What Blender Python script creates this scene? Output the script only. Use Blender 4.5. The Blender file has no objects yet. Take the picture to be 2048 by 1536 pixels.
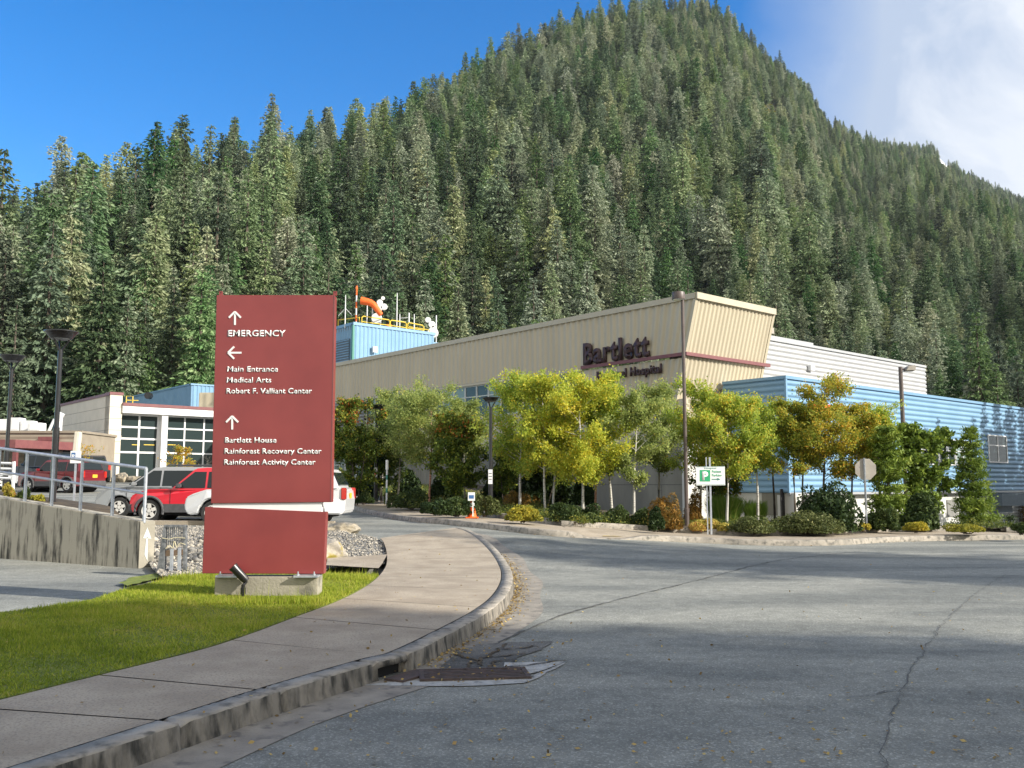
import bpy, bmesh, math, random
import numpy as np
from mathutils import Vector, Matrix
from mathutils.geometry import tessellate_polygon
R = math.radians
sc = bpy.context.scene
C = sc.collection
# ------------------------------------------------------------------ camera
FPX, TH, CAMZ = 1845.0, math.atan(202 / 1845), 1.6
cam = bpy.data.cameras.new('camera'); camo = bpy.data.objects.new('camera', cam); C.objects.link(camo)
camo.location = (0, 0, CAMZ); camo.rotation_euler = (R(90) + TH, 0, 0)
cam.sensor_width = 36; cam.lens = 36 * FPX / 2048; cam.clip_start = .1; cam.clip_end = 9000
sc.camera = camo
# ------------------------------------------------------------------ light
SUN_EL, SH = R(28), Vector((.92, -.39, 0)).normalized()
SUN = Vector((SH.x * math.cos(SUN_EL), SH.y * math.cos(SUN_EL), math.sin(SUN_EL)))
sl = bpy.data.lights.new('sun', 'SUN'); sl.energy = 5.0; sl.angle = R(.55); sl.color = (1, .93, .82)
so = bpy.data.objects.new('sun', sl); C.objects.link(so); so.rotation_euler = SUN.to_track_quat('Z', 'Y').to_euler()
w = bpy.data.worlds.new('World'); sc.world = w; w.use_nodes = True
nt = w.node_tree; nt.nodes.clear()
N = nt.nodes.new; L = nt.links.new
sky = N('ShaderNodeTexSky'); sky.sky_type = 'NISHITA'; sky.sun_disc = False; sky.sun_elevation = SUN_EL
sky.sun_rotation = math.atan2(SUN.x, SUN.y); sky.altitude = 50; sky.air_density = 1.0; sky.dust_density = .3; sky.ozone_density = 3.0
hs = N('ShaderNodeHueSaturation'); hs.inputs['Saturation'].default_value = 1.42; hs.inputs['Value'].default_value = 1.34; hs.inputs['Hue'].default_value = .506
L(sky.outputs[0], hs.inputs['Color'])
tc = N('ShaderNodeTexCoord'); sp = N('ShaderNodeSeparateXYZ'); L(tc.outputs['Generated'], sp.inputs[0])
def m_(op, a, b=None, nt=nt, c=None):
    n = nt.nodes.new('ShaderNodeMath'); n.operation = op
    for i, v in enumerate((a, b, c)):
        if v is None: continue
        if isinstance(v, (int, float)): n.inputs[i].default_value = v
        else: nt.links.new(v, n.inputs[i])
    return n.outputs[0]
# clouds: drawn on a high flat layer (direction / height), gathered to the right of the mountain
u = m_('DIVIDE', sp.outputs[0], m_('MAXIMUM', sp.outputs[1], .02)); v = m_('DIVIDE', sp.outputs[2], m_('MAXIMUM', sp.outputs[1], .02))
cb = N('ShaderNodeCombineXYZ'); L(u, cb.inputs[0]); L(v, cb.inputs[1])
cn = N('ShaderNodeTexNoise'); cn.inputs['Scale'].default_value = 3.2; cn.inputs['Detail'].default_value = 7; cn.inputs['Roughness'].default_value = .52
L(cb.outputs[0], cn.inputs['Vector'])
cn2 = N('ShaderNodeTexNoise'); cn2.inputs['Scale'].default_value = 6.0; cn2.inputs['Detail'].default_value = 9; cn2.inputs['Roughness'].default_value = .58; cn2.inputs['Distortion'].default_value = .4
L(cb.outputs[0], cn2.inputs['Vector'])
band = m_('ADD', m_('MULTIPLY', m_('SUBTRACT', u, .232), 6.0), m_('MULTIPLY', m_('SUBTRACT', v, .50), -1.2))
cov = m_('ADD', band, m_('MULTIPLY', m_('SUBTRACT', cn.outputs[0], .5), 1.3))
# unseen broken cloud added behind the viewpoint as a neutral fill light
cn3 = N('ShaderNodeTexNoise'); cn3.inputs['Scale'].default_value = 2.2; cn3.inputs['Detail'].default_value = 5; L(tc.outputs['Generated'], cn3.inputs['Vector'])
back = m_('MULTIPLY', m_('MINIMUM', m_('MAXIMUM', m_('MULTIPLY', m_('ADD', sp.outputs[1], -.02), -3.0), 0), 1), m_('ADD', .35, m_('MULTIPLY', cn3.outputs[0], 1.1)))
front = m_('GREATER_THAN', sp.outputs[1], .02)
cl = N('ShaderNodeClamp'); L(m_('ADD', m_('MULTIPLY', cov, front), back), cl.inputs[0])
thick = m_('ADD', m_('MULTIPLY', m_('SUBTRACT', u, .47), 4.5), m_('MULTIPLY', m_('SUBTRACT', cn2.outputs[0], .44), 4.2))
tcl = N('ShaderNodeClamp'); L(thick, tcl.inputs[0])
ccol = N('ShaderNodeMix'); ccol.data_type = 'RGBA'; L(tcl.outputs[0], ccol.inputs[0])
ccol.inputs[6].default_value = (3.3, 3.9, 4.9, 1); ccol.inputs[7].default_value = (5.5, 5.75, 6.1, 1)
cb2 = N('ShaderNodeMix'); cb2.data_type = 'RGBA'; L(m_('LESS_THAN', sp.outputs[1], .02), cb2.inputs[0]); L(ccol.outputs[2], cb2.inputs[6]); cb2.inputs[7].default_value = (7.2, 6.8, 5.9, 1)
mx = N('ShaderNodeMix'); mx.data_type = 'RGBA'; L(m_('MULTIPLY', cl.outputs[0], .93), mx.inputs[0]); L(hs.outputs[0], mx.inputs[6]); L(cb2.outputs[2], mx.inputs[7])
bg = N('ShaderNodeBackground'); bg.inputs[1].default_value = .108; L(mx.outputs[2], bg.inputs[0])
ow = N('ShaderNodeOutputWorld'); L(bg.outputs[0], ow.inputs[0])
sc.view_settings.view_transform = 'Standard'; sc.view_settings.look = 'None'; sc.view_settings.exposure = .66; sc.view_settings.gamma = 1
sc.cycles.max_bounces = 6; sc.cycles.diffuse_bounces = 3; sc.cycles.transparent_max_bounces = 8; sc.cycles.use_denoising = True
sc.cycles.sample_clamp_indirect = 6
# ------------------------------------------------------------------ pixel helpers (photo pixels, 2048 x 1536)
def ray(px, py):
    a, b = (px - 1024) / FPX, (768 - py) / FPX
    d = (a, math.cos(TH) - math.sin(TH) * b, math.sin(TH) + math.cos(TH) * b)
    return d[0] / d[1], d[2] / d[1]
def P(px, py, Y):
    a, b = ray(px, py); return Vector((a * Y, Y, CAMZ + b * Y))
def ss(t): t = min(1, max(0, t)); return t * t * (3 - 2 * t)
RX, RZ = [17, 20, 23, 27, 29.5, 32, 40, 47, 55, 65, 90], [0, .16, .36, .47, .48, .55, .85, 1.15, 1.5, 1.95, 2.4]
def gz(X, Y):
    wgt = 1 - ss((X + 2) / 9)
    return wgt * float(np.interp(Y, RX, RZ)) - 1.35 * ss((X - 9) / 7) * ss((Y - 29.5) / 8)
def G(px, py, off=0.0):
    a, b = ray(px, py); Y = 3.0
    prev = None
    while Y < 120:
        h = CAMZ + b * Y - gz(a * Y, Y) - off
        if h <= 0: break
        Y += .05
    lo, hi = Y - .05, Y
    for _ in range(20):
        m = (lo + hi) / 2
        if CAMZ + b * m - gz(a * m, m) - off > 0: lo = m
        else: hi = m
    return Vector((a * lo, lo, gz(a * lo, lo) + off))
# ------------------------------------------------------------------ materials
def nodes(name):
    m = bpy.data.materials.new(name); m.use_nodes = True; t = m.node_tree
    return m, t, t.nodes['Principled BSDF']
def pm(name, c1, c2=None, scale=4, rough=.7, metal=0, bump=0, bscale=None, detail=5, stretch=(1, 1, 1), contrast=(.35, .65), spec=.5, coat=0, c3=None, s3=1.0, t3=(.55, .7)):
    m, t, b = nodes(name)
    b.inputs['Roughness'].default_value = rough; b.inputs['Metallic'].default_value = metal
    b.inputs['Specular IOR Level'].default_value = spec
    if coat: b.inputs['Coat Weight'].default_value = coat; b.inputs['Coat Roughness'].default_value = .05
    co = t.nodes.new('ShaderNodeTexCoord'); mp = t.nodes.new('ShaderNodeMapping'); mp.inputs['Scale'].default_value = stretch
    t.links.new(co.outputs['Object'], mp.inputs[0])
    if c2:
        n = t.nodes.new('ShaderNodeTexNoise'); n.inputs['Scale'].default_value = scale; n.inputs['Detail'].default_value = detail
        t.links.new(mp.outputs[0], n.inputs['Vector'])
        r = t.nodes.new('ShaderNodeValToRGB'); r.color_ramp.elements[0].position, r.color_ramp.elements[1].position = contrast
        r.color_ramp.elements[0].color = (*c1, 1); r.color_ramp.elements[1].color = (*c2, 1)
        t.links.new(n.outputs[0], r.inputs[0]); out = r.outputs[0]
        if c3:
            n3 = t.nodes.new('ShaderNodeTexNoise'); n3.inputs['Scale'].default_value = s3; n3.inputs['Detail'].default_value = 6
            t.links.new(mp.outputs[0], n3.inputs['Vector'])
            r3 = t.nodes.new('ShaderNodeValToRGB'); r3.color_ramp.elements[0].position, r3.color_ramp.elements[1].position = t3
            t.links.new(n3.outputs[0], r3.inputs[0])
            x = t.nodes.new('ShaderNodeMix'); x.data_type = 'RGBA'; t.links.new(r3.outputs[0], x.inputs[0]); t.links.new(out, x.inputs[6])
            x.inputs[7].default_value = (*c3, 1); out = x.outputs[2]
        t.links.new(out, b.inputs['Base Color'])
    else: b.inputs['Base Color'].default_value = (*c1, 1)
    if bump:
        n2 = t.nodes.new('ShaderNodeTexNoise'); n2.inputs['Scale'].default_value = bscale or scale * 6; n2.inputs['Detail'].default_value = 6
        t.links.new(mp.outputs[0], n2.inputs['Vector'])
        bp = t.nodes.new('ShaderNodeBump'); bp.inputs['Strength'].default_value = bump; bp.inputs['Distance'].default_value = .02
        t.links.new(n2.outputs[0], bp.inputs['Height']); t.links.new(bp.outputs[0], b.inputs['Normal'])
    return m
def leafmat(name, ramp, trans=.35, rnd=.25, rough=.6, hue=0):
    """ramp: [(pos, rgb)...] looked up by each leaf's own tint"""
    m, t, b = nodes(name); t.nodes.remove(b)
    at = t.nodes.new('ShaderNodeAttribute'); at.attribute_name = 'tint'
    oi = t.nodes.new('ShaderNodeObjectInfo')
    f = m_('ADD', at.outputs['Fac'], m_('MULTIPLY', m_('SUBTRACT', oi.outputs['Random'], .5, t), rnd, t), t)
    r = t.nodes.new('ShaderNodeValToRGB'); e = r.color_ramp.elements
    while len(e) < len(ramp): e.new(.5)
    for i, (p_, c) in enumerate(ramp): e[i].position = p_; e[i].color = (*c, 1)
    t.links.new(f, r.inputs[0]); col = r.outputs[0]
    if hue:
        fr = m_('FRACT', m_('MULTIPLY', oi.outputs['Random'], 7.31, t), None, t); hv = t.nodes.new('ShaderNodeHueSaturation'); t.links.new(col, hv.inputs['Color'])
        t.links.new(m_('ADD', .5, m_('MULTIPLY', m_('SUBTRACT', fr, .5, t), hue, t), t), hv.inputs['Hue']); fr2 = m_('FRACT', m_('MULTIPLY', oi.outputs['Random'], 23.7, t), None, t)
        t.links.new(m_('ADD', .62, m_('MULTIPLY', fr2, .75, t), t), hv.inputs['Saturation']); col = hv.outputs[0]
    d = t.nodes.new('ShaderNodeBsdfPrincipled'); d.inputs['Roughness'].default_value = rough; d.inputs['Specular IOR Level'].default_value = .25
    tr = t.nodes.new('ShaderNodeBsdfTranslucent'); mxs = t.nodes.new('ShaderNodeMixShader'); mxs.inputs[0].default_value = trans
    t.links.new(col, d.inputs['Base Color']); t.links.new(col, tr.inputs[0])
    t.links.new(d.outputs[0], mxs.inputs[1]); t.links.new(tr.outputs[0], mxs.inputs[2])
    t.links.new(mxs.outputs[0], t.nodes['Material Output'].inputs[0])
    return m
def asphalt(name, c1, c2, c3):
    m, t, b = nodes(name); b.inputs['Roughness'].default_value = .82; b.inputs['Specular IOR Level'].default_value = .35
    co = t.nodes.new('ShaderNodeTexCoord')
    def nz(s, d=5, st=None):
        n = t.nodes.new('ShaderNodeTexNoise'); n.inputs['Scale'].default_value = s; n.inputs['Detail'].default_value = d
        if st:
            mp = t.nodes.new('ShaderNodeMapping'); mp.inputs['Scale'].default_value = st; mp.inputs['Rotation'].default_value = (0, 0, .55)
            t.links.new(co.outputs['Object'], mp.inputs[0]); t.links.new(mp.outputs[0], n.inputs[0])
        else: t.links.new(co.outputs['Object'], n.inputs[0])
        return n.outputs[0]
    big = nz(.5, 6, (.5, 1.6, 1)); mid = nz(5, 5); fine = nz(110, 3)
    r = t.nodes.new('ShaderNodeValToRGB'); r.color_ramp.elements[0].position = .40; r.color_ramp.elements[1].position = .60
    r.color_ramp.elements[0].color = (*c1, 1); r.color_ramp.elements[1].color = (*c2, 1); t.links.new(big, r.inputs[0])
    vo = t.nodes.new('ShaderNodeTexVoronoi'); vo.inputs['Scale'].default_value = 75; t.links.new(co.outputs['Object'], vo.inputs[0])
    sep = t.nodes.new('ShaderNodeSeparateColor'); t.links.new(vo.outputs['Color'], sep.inputs[0])
    k = m_('ADD', m_('MULTIPLY', m_('SUBTRACT', fine, .5, t), 1.1, t), m_('ADD', m_('MULTIPLY', m_('SUBTRACT', mid, .5, t), .7, t), m_('ADD', 1.0, m_('MULTIPLY', m_('SUBTRACT', m_('POWER', sep.outputs[0], 5, t), .15, t), .8, t), t), t), t)
    hv = t.nodes.new('ShaderNodeHueSaturation'); t.links.new(r.outputs[0], hv.inputs['Color']); t.links.new(k, hv.inputs['Value'])
    pn = nz(2.3, 4); rp = t.nodes.new('ShaderNodeValToRGB'); rp.color_ramp.elements[0].position = .66; rp.color_ramp.elements[1].position = .76
    t.links.new(pn, rp.inputs[0]); x = t.nodes.new('ShaderNodeMix'); x.data_type = 'RGBA'; t.links.new(m_('MULTIPLY', rp.outputs[0], .5, t), x.inputs[0])
    t.links.new(hv.outputs[0], x.inputs[6]); x.inputs[7].default_value = (*c3, 1); t.links.new(x.outputs[2], b.inputs['Base Color'])
    bp = t.nodes.new('ShaderNodeBump'); bp.inputs['Strength'].default_value = .55; bp.inputs['Distance'].default_value = .006
    t.links.new(m_('ADD', fine, vo.outputs['Distance'], t), bp.inputs['Height']); t.links.new(bp.outputs[0], b.inputs['Normal'])
    return m
def glassmat(name, c, rough=.04, spec=.45):
    m, t, b = nodes(name); b.inputs['Base Color'].default_value = (*c, 1); b.inputs['Roughness'].default_value = rough
    b.inputs['Specular IOR Level'].default_value = spec; b.inputs['IOR'].default_value = 1.45
    return m
def stained(name, base, dark, zt=1.0):
    """concrete with vertical run-off stains"""
    m, t, b = nodes(name); b.inputs['Roughness'].default_value = .88
    co = t.nodes.new('ShaderNodeTexCoord')
    def nz(s, st, d=6):
        mp = t.nodes.new('ShaderNodeMapping'); mp.inputs['Scale'].default_value = st; t.links.new(co.outputs['Object'], mp.inputs[0])
        n = t.nodes.new('ShaderNodeTexNoise'); n.inputs['Scale'].default_value = s; n.inputs['Detail'].default_value = d; n.inputs['Roughness'].default_value = .6
        t.links.new(mp.outputs[0], n.inputs[0]); return n.outputs[0]
    a = nz(5.0, (1, 1, .14)); a2 = nz(19, (1, 1, .1)); a3 = nz(1.2, (1, 1, 1))
    f = m_('ADD', m_('MULTIPLY', a, .55, t), m_('ADD', m_('MULTIPLY', a2, .3, t), m_('MULTIPLY', a3, .25, t), t), t)
    r = t.nodes.new('ShaderNodeValToRGB'); e = r.color_ramp.elements; e[0].position = .45; e[1].position = .56
    e[0].color = (*dark, 1); e[1].color = (*base, 1); t.links.new(f, r.inputs[0]); t.links.new(r.outputs[0], b.inputs['Base Color'])
    bp = t.nodes.new('ShaderNodeBump'); bp.inputs['Strength'].default_value = .5; bp.inputs['Distance'].default_value = .01
    t.links.new(nz(40, (1, 1, 1)), bp.inputs['Height']); t.links.new(bp.outputs[0], b.inputs['Normal'])
    return m
M = {}
M['asphalt'] = asphalt('asphalt', (.165, .172, .158), (.262, .265, .235), (.11, .115, .11))
M['asphalt_old'] = asphalt('asphalt_old', (.09, .09, .085), (.16, .155, .14), (.06, .06, .06))
M['crack'] = pm('crack', (.06, .06, .055), (.14, .14, .13), 30, .95)
M['walk'] = pm('walk_concrete', (.33, .275, .205), (.44, .375, .285), 2.2, .85, bump=.5, bscale=90, c3=(.20, .17, .135), s3=55, t3=(.50, .74))
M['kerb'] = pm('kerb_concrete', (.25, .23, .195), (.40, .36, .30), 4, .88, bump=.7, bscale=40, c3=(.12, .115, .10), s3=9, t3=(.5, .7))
M['kerb_face'] = pm('kerb_face', (.17, .155, .13), (.30, .27, .225), 6, .92, bump=1.0, bscale=35, stretch=(1, 1, .35), c3=(.05, .048, .042), s3=11, t3=(.46, .66))  # darker copy for the face: grime and its shade both in the colour
M['gutter'] = pm('gutter_concrete', (.22, .2, .17), (.32, .29, .24), 4, .85, bump=.5, bscale=60, c3=(.13, .12, .11), s3=7)
M['patch'] = pm('patch_concrete', (.33, .33, .31), (.45, .45, .43), 9, .85, bump=.6, bscale=60, c3=(.15, .15, .145), s3=12)
M['soil'] = pm('soil', (.045, .032, .02), (.10, .075, .045), 5, .95, bump=.6, bscale=25)
M['gravel'] = pm('gravel_bed', (.10, .10, .095), (.36, .35, .33), 38, .9, bump=.9, bscale=40, detail=3)
M['turf'] = pm('turf', (.10, .14, .02), (.2, .23, .04), 7, .95, bump=.5, bscale=60, c3=(.12, .08, .035), s3=2.2, t3=(.62, .72))
M['hill'] = pm('forest_floor', (.022, .028, .012), (.06, .062, .028), .09, .95, c3=(.09, .10, .03), s3=.03, t3=(.5, .62))
M['ground'] = pm('far_ground', (.05, .055, .03), (.08, .08, .05), .2, .95)
M['maroon'] = pm('maroon_paint', (.215, .036, .036), (.255, .045, .043), 1.6, .42, coat=.15, bump=.02, bscale=3)
M['white'] = pm('white_vinyl', (.82, .83, .82), rough=.5)
M['wall_stain'] = stained('stained_wall', (.40, .37, .30), (.045, .043, .036))
M['concrete'] = pm('concrete', (.27, .25, .2), (.38, .35, .28), 2, .88, bump=.4, bscale=30, c3=(.17, .16, .13), s3=3)
M['concrete_pale'] = pm('pale_concrete', (.50, .50, .47), (.60, .60, .57), 1.2, .85, bump=.2, bscale=20, stretch=(1, 1, .4))  # pale concrete of the base walls
M['bconcrete'] = pm('board_concrete', (.17, .165, .14), (.24, .235, .2), 1.5, .88, bump=.3, bscale=18, stretch=(1, 1, .25), c3=(.18, .18, .16), s3=1.2)
M['galv'] = pm('galvanised', (.42, .45, .50), (.56, .59, .63), 9, .42, metal=.55)
M['steel'] = pm('weathered_steel', (.13, .14, .15), (.3, .31, .32), 12, .55, metal=.5)
M['black'] = pm('black_paint', (.012, .012, .014), (.02, .02, .022), 5, .3, coat=.2)
M['brown'] = pm('brown_paint', (.10, .078, .07), (.13, .10, .09), 4, .45)
M['tan'] = pm('tan_siding', (.47, .415, .305), (.52, .46, .34), .8, .55, stretch=(1, 1, .3))
M['tan_trim'] = pm('tan_trim', (.46, .41, .30), (.49, .44, .33), 2, .5)
M['silver_siding'] = pm('silver_siding', (.38, .395, .41), (.43, .44, .45), 1, .45, metal=.15)
M['blue_siding'] = pm('blue_siding', (.165, .315, .475), (.19, .345, .51), 1, .45)
M['burg'] = pm('burgundy_trim', (.17, .055, .06), (.20, .07, .07), 4, .5)
M['letter'] = pm('letter_metal', (.055, .028, .032), (.065, .035, .038), 6, .55)
M['frame'] = pm('window_frame', (.50, .53, .50), (.56, .58, .55), 6, .5)
M['frame_white'] = pm('white_frame', (.74, .75, .76), (.8, .8, .8), 6, .45)
M['glass'] = glassmat('dark_glass', (.03, .045, .045))
M['glass_green'] = glassmat('blind_glass', (.17, .24, .22), .12)
M['glass_car'] = glassmat('car_glass', (.012, .018, .02), .03, .5)
M['louver'] = pm('louver', (.20, .20, .19), (.25, .25, .24), 6, .6)
M['dark'] = pm('dark_fill', (.012, .012, .013), (.02, .02, .02), 4, .9)  # near-black fill: paints shade into openings, also seams and car undersides
M['dark_blue'] = pm('dark_blue_metal', (.10, .14, .18), (.13, .17, .21), 6, .6)
M['yellow'] = pm('yellow_paint', (.70, .50, .04), (.76, .56, .07), 6, .5)
M['orange'] = pm('orange_cloth', (.85, .13, .015), (.92, .17, .03), 5, .65)
M['white_metal'] = pm('white_metal', (.62, .64, .66), (.72, .73, .74), 5, .5)
M['green'] = pm('sign_green', (.03, .36, .16), rough=.5)
M['dgreen'] = pm('sign_dark_green', (.05, .22, .17), rough=.5)
M['sign_blue'] = pm('sign_blue', (.05, .14, .35), rough=.5)
M['sign_back'] = pm('sign_back', (.34, .31, .27), (.40, .37, .32), 5, .55, metal=.2)
M['cream'] = pm('cream_panel', (.62, .57, .47), (.68, .62, .52), 1.5, .8, bump=.15, bscale=10)
M['low_siding'] = pm('low_siding', (.27, .23, .18), (.31, .27, .21), 2, .7)
M['rubber'] = pm('rubber', (.018, .018, .018), (.03, .03, .03), 20, .85)
M['rim'] = pm('alloy_rim', (.60, .59, .56), (.68, .66, .62), 10, .35, metal=.1)
M['plastic'] = pm('grey_plastic', (.065, .065, .068), (.085, .085, .09), 10, .6)
M['rock'] = pm('rock', (.10, .095, .085), (.36, .32, .25), 3.5, .9, bump=.9, bscale=9, c3=(.42, .36, .26), s3=5, t3=(.5, .6))
M['moss_rock'] = pm('mossy_rock', (.26, .24, .21), (.50, .44, .34), 4, .9, bump=.8, bscale=9, c3=(.30, .24, .04), s3=2.6, t3=(.52, .6))
M['bark'] = pm('bark', (.05, .04, .03), (.14, .115, .09), 8, .95, stretch=(1, 1, .3))
M['pale_bark'] = pm('pale_bark', (.22, .2, .17), (.36, .33, .28), 8, .95, stretch=(1, 1, .3))
M['birch_bark'] = pm('birch_bark', (.62, .60, .55), (.50, .48, .43), 5, .8, stretch=(.5, .5, 6), c3=(.06, .05, .045), s3=9, t3=(.60, .64))
M['red_bark'] = pm('red_bark', (.30, .12, .07), (.50, .28, .2), 9, .8, stretch=(.6, .6, 3))
M['rope'] = pm('rope', (.55, .5, .33), (.65, .6, .42), 30, .9)
M['wood'] = pm('timber', (.30, .2, .13), (.40, .28, .19), 3, .85, stretch=(.3, 6, 6))
M['snow'] = pm('snow', (.75, .77, .8), (.35, .33, .3), .25, .8, contrast=(.5, .62))
M['rust'] = pm('rusty_iron', (.055, .042, .038), (.095, .065, .055), 20, .75)
M['red_lens'] = pm('red_lens', (.5, .03, .02), rough=.15, coat=.5)
M['clear_lens'] = pm('clear_lens', (.72, .72, .7), rough=.12, coat=.5)
M['amber'] = pm('amber_plate', (.75, .45, .03), (.8, .5, .05), 8, .5)
M['ramp_yellow'] = pm('ramp_yellow', (.58, .44, .12), (.45, .36, .2), 5, .8)
M['spandrel'] = pm('spandrel_panel', (.34, .45, .52), (.38, .5, .57), 2, .4)
# ------------------------------------------------------------------ mesh helpers
def tag(o, label=None, cat=None, group=None, kind=None):
    for k, v in (('label', label), ('category', cat), ('group', group), ('kind', kind)):
        if v: o[k] = v
    return o
def empty(name, loc, label, cat, group=None, rz=0):
    o = bpy.data.objects.new(name, None); C.objects.link(o); o.location = loc; o.rotation_euler = (0, 0, rz)
    return tag(o, label, cat, group)
def link(name, me, parent=None, mats=None):
    o = bpy.data.objects.new(name, me); C.objects.link(o)
    if parent: o.parent = parent
    for m in (mats or []): me.materials.append(m)
    return o
def npmesh(name, V, F, tint=None, smooth=False):
    """V (n,3) float, F (m,k) int"""
    V = np.asarray(V, np.float32); F = np.asarray(F, np.int32); me = bpy.data.meshes.new(name)
    k = F.shape[1]; me.vertices.add(len(V)); me.vertices.foreach_set('co', V.ravel())
    me.loops.add(F.size); me.loops.foreach_set('vertex_index', F.ravel())
    me.polygons.add(len(F)); me.polygons.foreach_set('loop_start', np.arange(0, F.size, k, dtype=np.int32))
    me.polygons.foreach_set('loop_total', np.full(len(F), k, np.int32))
    if smooth: me.polygons.foreach_set('use_smooth', np.ones(len(F), bool))
    me.update(calc_edges=True)
    if tint is not None:
        a = me.attributes.new('tint', 'FLOAT', 'FACE'); a.data.foreach_set('value', np.asarray(tint, np.float32))
    return me
class MB:
    def __init__(s): s.v, s.f, s.mi, s.m = [], [], [], 0
    def add(s, vs, fs):
        o = len(s.v); s.v += [tuple(p) for p in vs]; s.f += [tuple(i + o for i in f) for f in fs]; s.mi += [s.m] * len(fs); return s
    def box(s, c, d, rz=0, M4=None):
        hx, hy, hz = d[0] / 2, d[1] / 2, d[2] / 2; ca, sa = math.cos(rz), math.sin(rz); vs = []
        for z in (-hz, hz):
            for x, y in ((-hx, -hy), (hx, -hy), (hx, hy), (-hx, hy)):
                p = Vector((c[0] + x * ca - y * sa, c[1] + x * sa + y * ca, c[2] + z))
                vs.append(M4 @ p if M4 else p)
        return s.add(vs, [(0, 3, 2, 1), (4, 5, 6, 7), (0, 1, 5, 4), (1, 2, 6, 5), (2, 3, 7, 6), (3, 0, 4, 7)])
    def hexa(s, a, b):
        """two matching polygons a (one side) and b joined into a solid"""
        n = len(a); fs = [tuple(reversed(range(n))), tuple(range(n, 2 * n))] + [(i, (i + 1) % n, n + (i + 1) % n, n + i) for i in range(n)]
        return s.add(list(a) + list(b), fs)
    def prism(s, pts, z0, z1):
        return s.hexa([(p[0], p[1], z0) for p in pts], [(p[0], p[1], z1) for p in pts])
    def tube(s, pts, r, n=8, cap=True):
        pts = [Vector(p) for p in pts]; rs = r if isinstance(r, (list, tuple)) else [r] * len(pts); o = len(s.v); rings = []
        for i, p in enumerate(pts):
            d = (pts[min(i + 1, len(pts) - 1)] - pts[max(i - 1, 0)]).normalized()
            u = d.cross(Vector((0, 0, 1)));
            if u.length < .05: u = d.cross(Vector((0, 1, 0)))
            u.normalize(); v = d.cross(u)
            rings += [p + (u * math.cos(2 * math.pi * k / n) + v * math.sin(2 * math.pi * k / n)) * rs[i] for k in range(n)]
        fs = [(i * n + k, i * n + (k + 1) % n, (i + 1) * n + (k + 1) % n, (i + 1) * n + k) for i in range(len(pts) - 1) for k in range(n)]
        if cap: fs += [tuple(range(n)), tuple(reversed(range((len(pts) - 1) * n, len(pts) * n)))]
        return s.add(rings, fs)
    def lathe(s, prof, c=(0, 0, 0), n=24, axis='Z', cap=True):
        vs = []
        for r, z in prof:
            for k in range(n):
                a = 2 * math.pi * k / n; x, y = r * math.cos(a), r * math.sin(a)
                q = (x, y, z) if axis == 'Z' else (x, z, y)
                vs.append((c[0] + q[0], c[1] + q[1], c[2] + q[2]))
        fs = [(i * n + k, i * n + (k + 1) % n, (i + 1) * n + (k + 1) % n, (i + 1) * n + k) for i in range(len(prof) - 1) for k in range(n)]
        if cap: fs += [tuple(reversed(range(n))), tuple(range((len(prof) - 1) * n, len(prof) * n))]
        return s.add(vs, fs)
    def build(s, name, mat, parent=None, smooth=None, bevel=0):
        me = bpy.data.meshes.new(name); me.from_pydata(s.v, [], s.f); mats = mat if isinstance(mat, list) else [mat]
        for m in mats: me.materials.append(m)
        if any(s.mi): me.polygons.foreach_set('material_index', s.mi)
        bm = bmesh.new(); bm.from_mesh(me); bmesh.ops.recalc_face_normals(bm, faces=bm.faces)
        if bevel: bmesh.ops.bevel(bm, geom=[e for e in bm.edges if len(e.link_faces) == 2 and e.calc_face_angle(0) > .6], offset=bevel, segments=2, affect='EDGES', clamp_overlap=True)
        bm.to_mesh(me); bm.free()
        if smooth is not None:
            me.polygons.foreach_set('use_smooth', [True] * len(me.polygons))
            bm = bmesh.new(); bm.from_mesh(me)
            for e in bm.edges:
                if len(e.link_faces) == 2 and e.calc_face_angle(0) > smooth: e.smooth = False
            bm.to_mesh(me); bm.free()
        o = bpy.data.objects.new(name, me); C.objects.link(o)
        if parent: o.parent = parent
        return o
def text_obj(name, s, size, mat, parent, mtx, extrude=.003, offset=0, spacing=1.0, xscale=1.0):
    cu = bpy.data.curves.new(name, 'FONT'); cu.body = s; cu.size = size; cu.extrude = extrude; cu.offset = offset; cu.space_character = spacing; cu.resolution_u = 3
    o = bpy.data.objects.new(name, cu); C.objects.link(o)
    dg = bpy.context.evaluated_depsgraph_get(); me = bpy.data.meshes.new_from_object(o.evaluated_get(dg))
    bpy.data.objects.remove(o); me.materials.clear()
    me.transform(mtx @ Matrix.Diagonal((xscale, 1, 1, 1))); return link(name, me, parent, [mat])
def resample(pts, step):
    pts = [Vector(p) for p in pts]; d = [0]
    for a, b in zip(pts, pts[1:]): d.append(d[-1] + (b - a).length)
    n = max(2, int(d[-1] / step)); out = []
    for i in range(n + 1):
        t = d[-1] * i / n; k = max(0, min(len(pts) - 2, int(np.searchsorted(d, t, 'right')) - 1)); f = (t - d[k]) / max(1e-9, d[k + 1] - d[k])
        p0, p1, p2, p3 = pts[max(0, k - 1)], pts[k], pts[k + 1], pts[min(len(pts) - 1, k + 2)]
        out.append(.5 * ((2 * p1) + (p2 - p0) * f + (2 * p0 - 5 * p1 + 4 * p2 - p3) * f * f + (3 * p1 - p0 - 3 * p2 + p3) * f ** 3))
    return out
def offs(pts, d):
    out = []
    for i, p in enumerate(pts):
        t = pts[min(i + 1, len(pts) - 1)] - pts[max(i - 1, 0)]; n = Vector((-t.y, t.x, 0)).normalized(); out.append(p + n * d)
    return out
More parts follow.
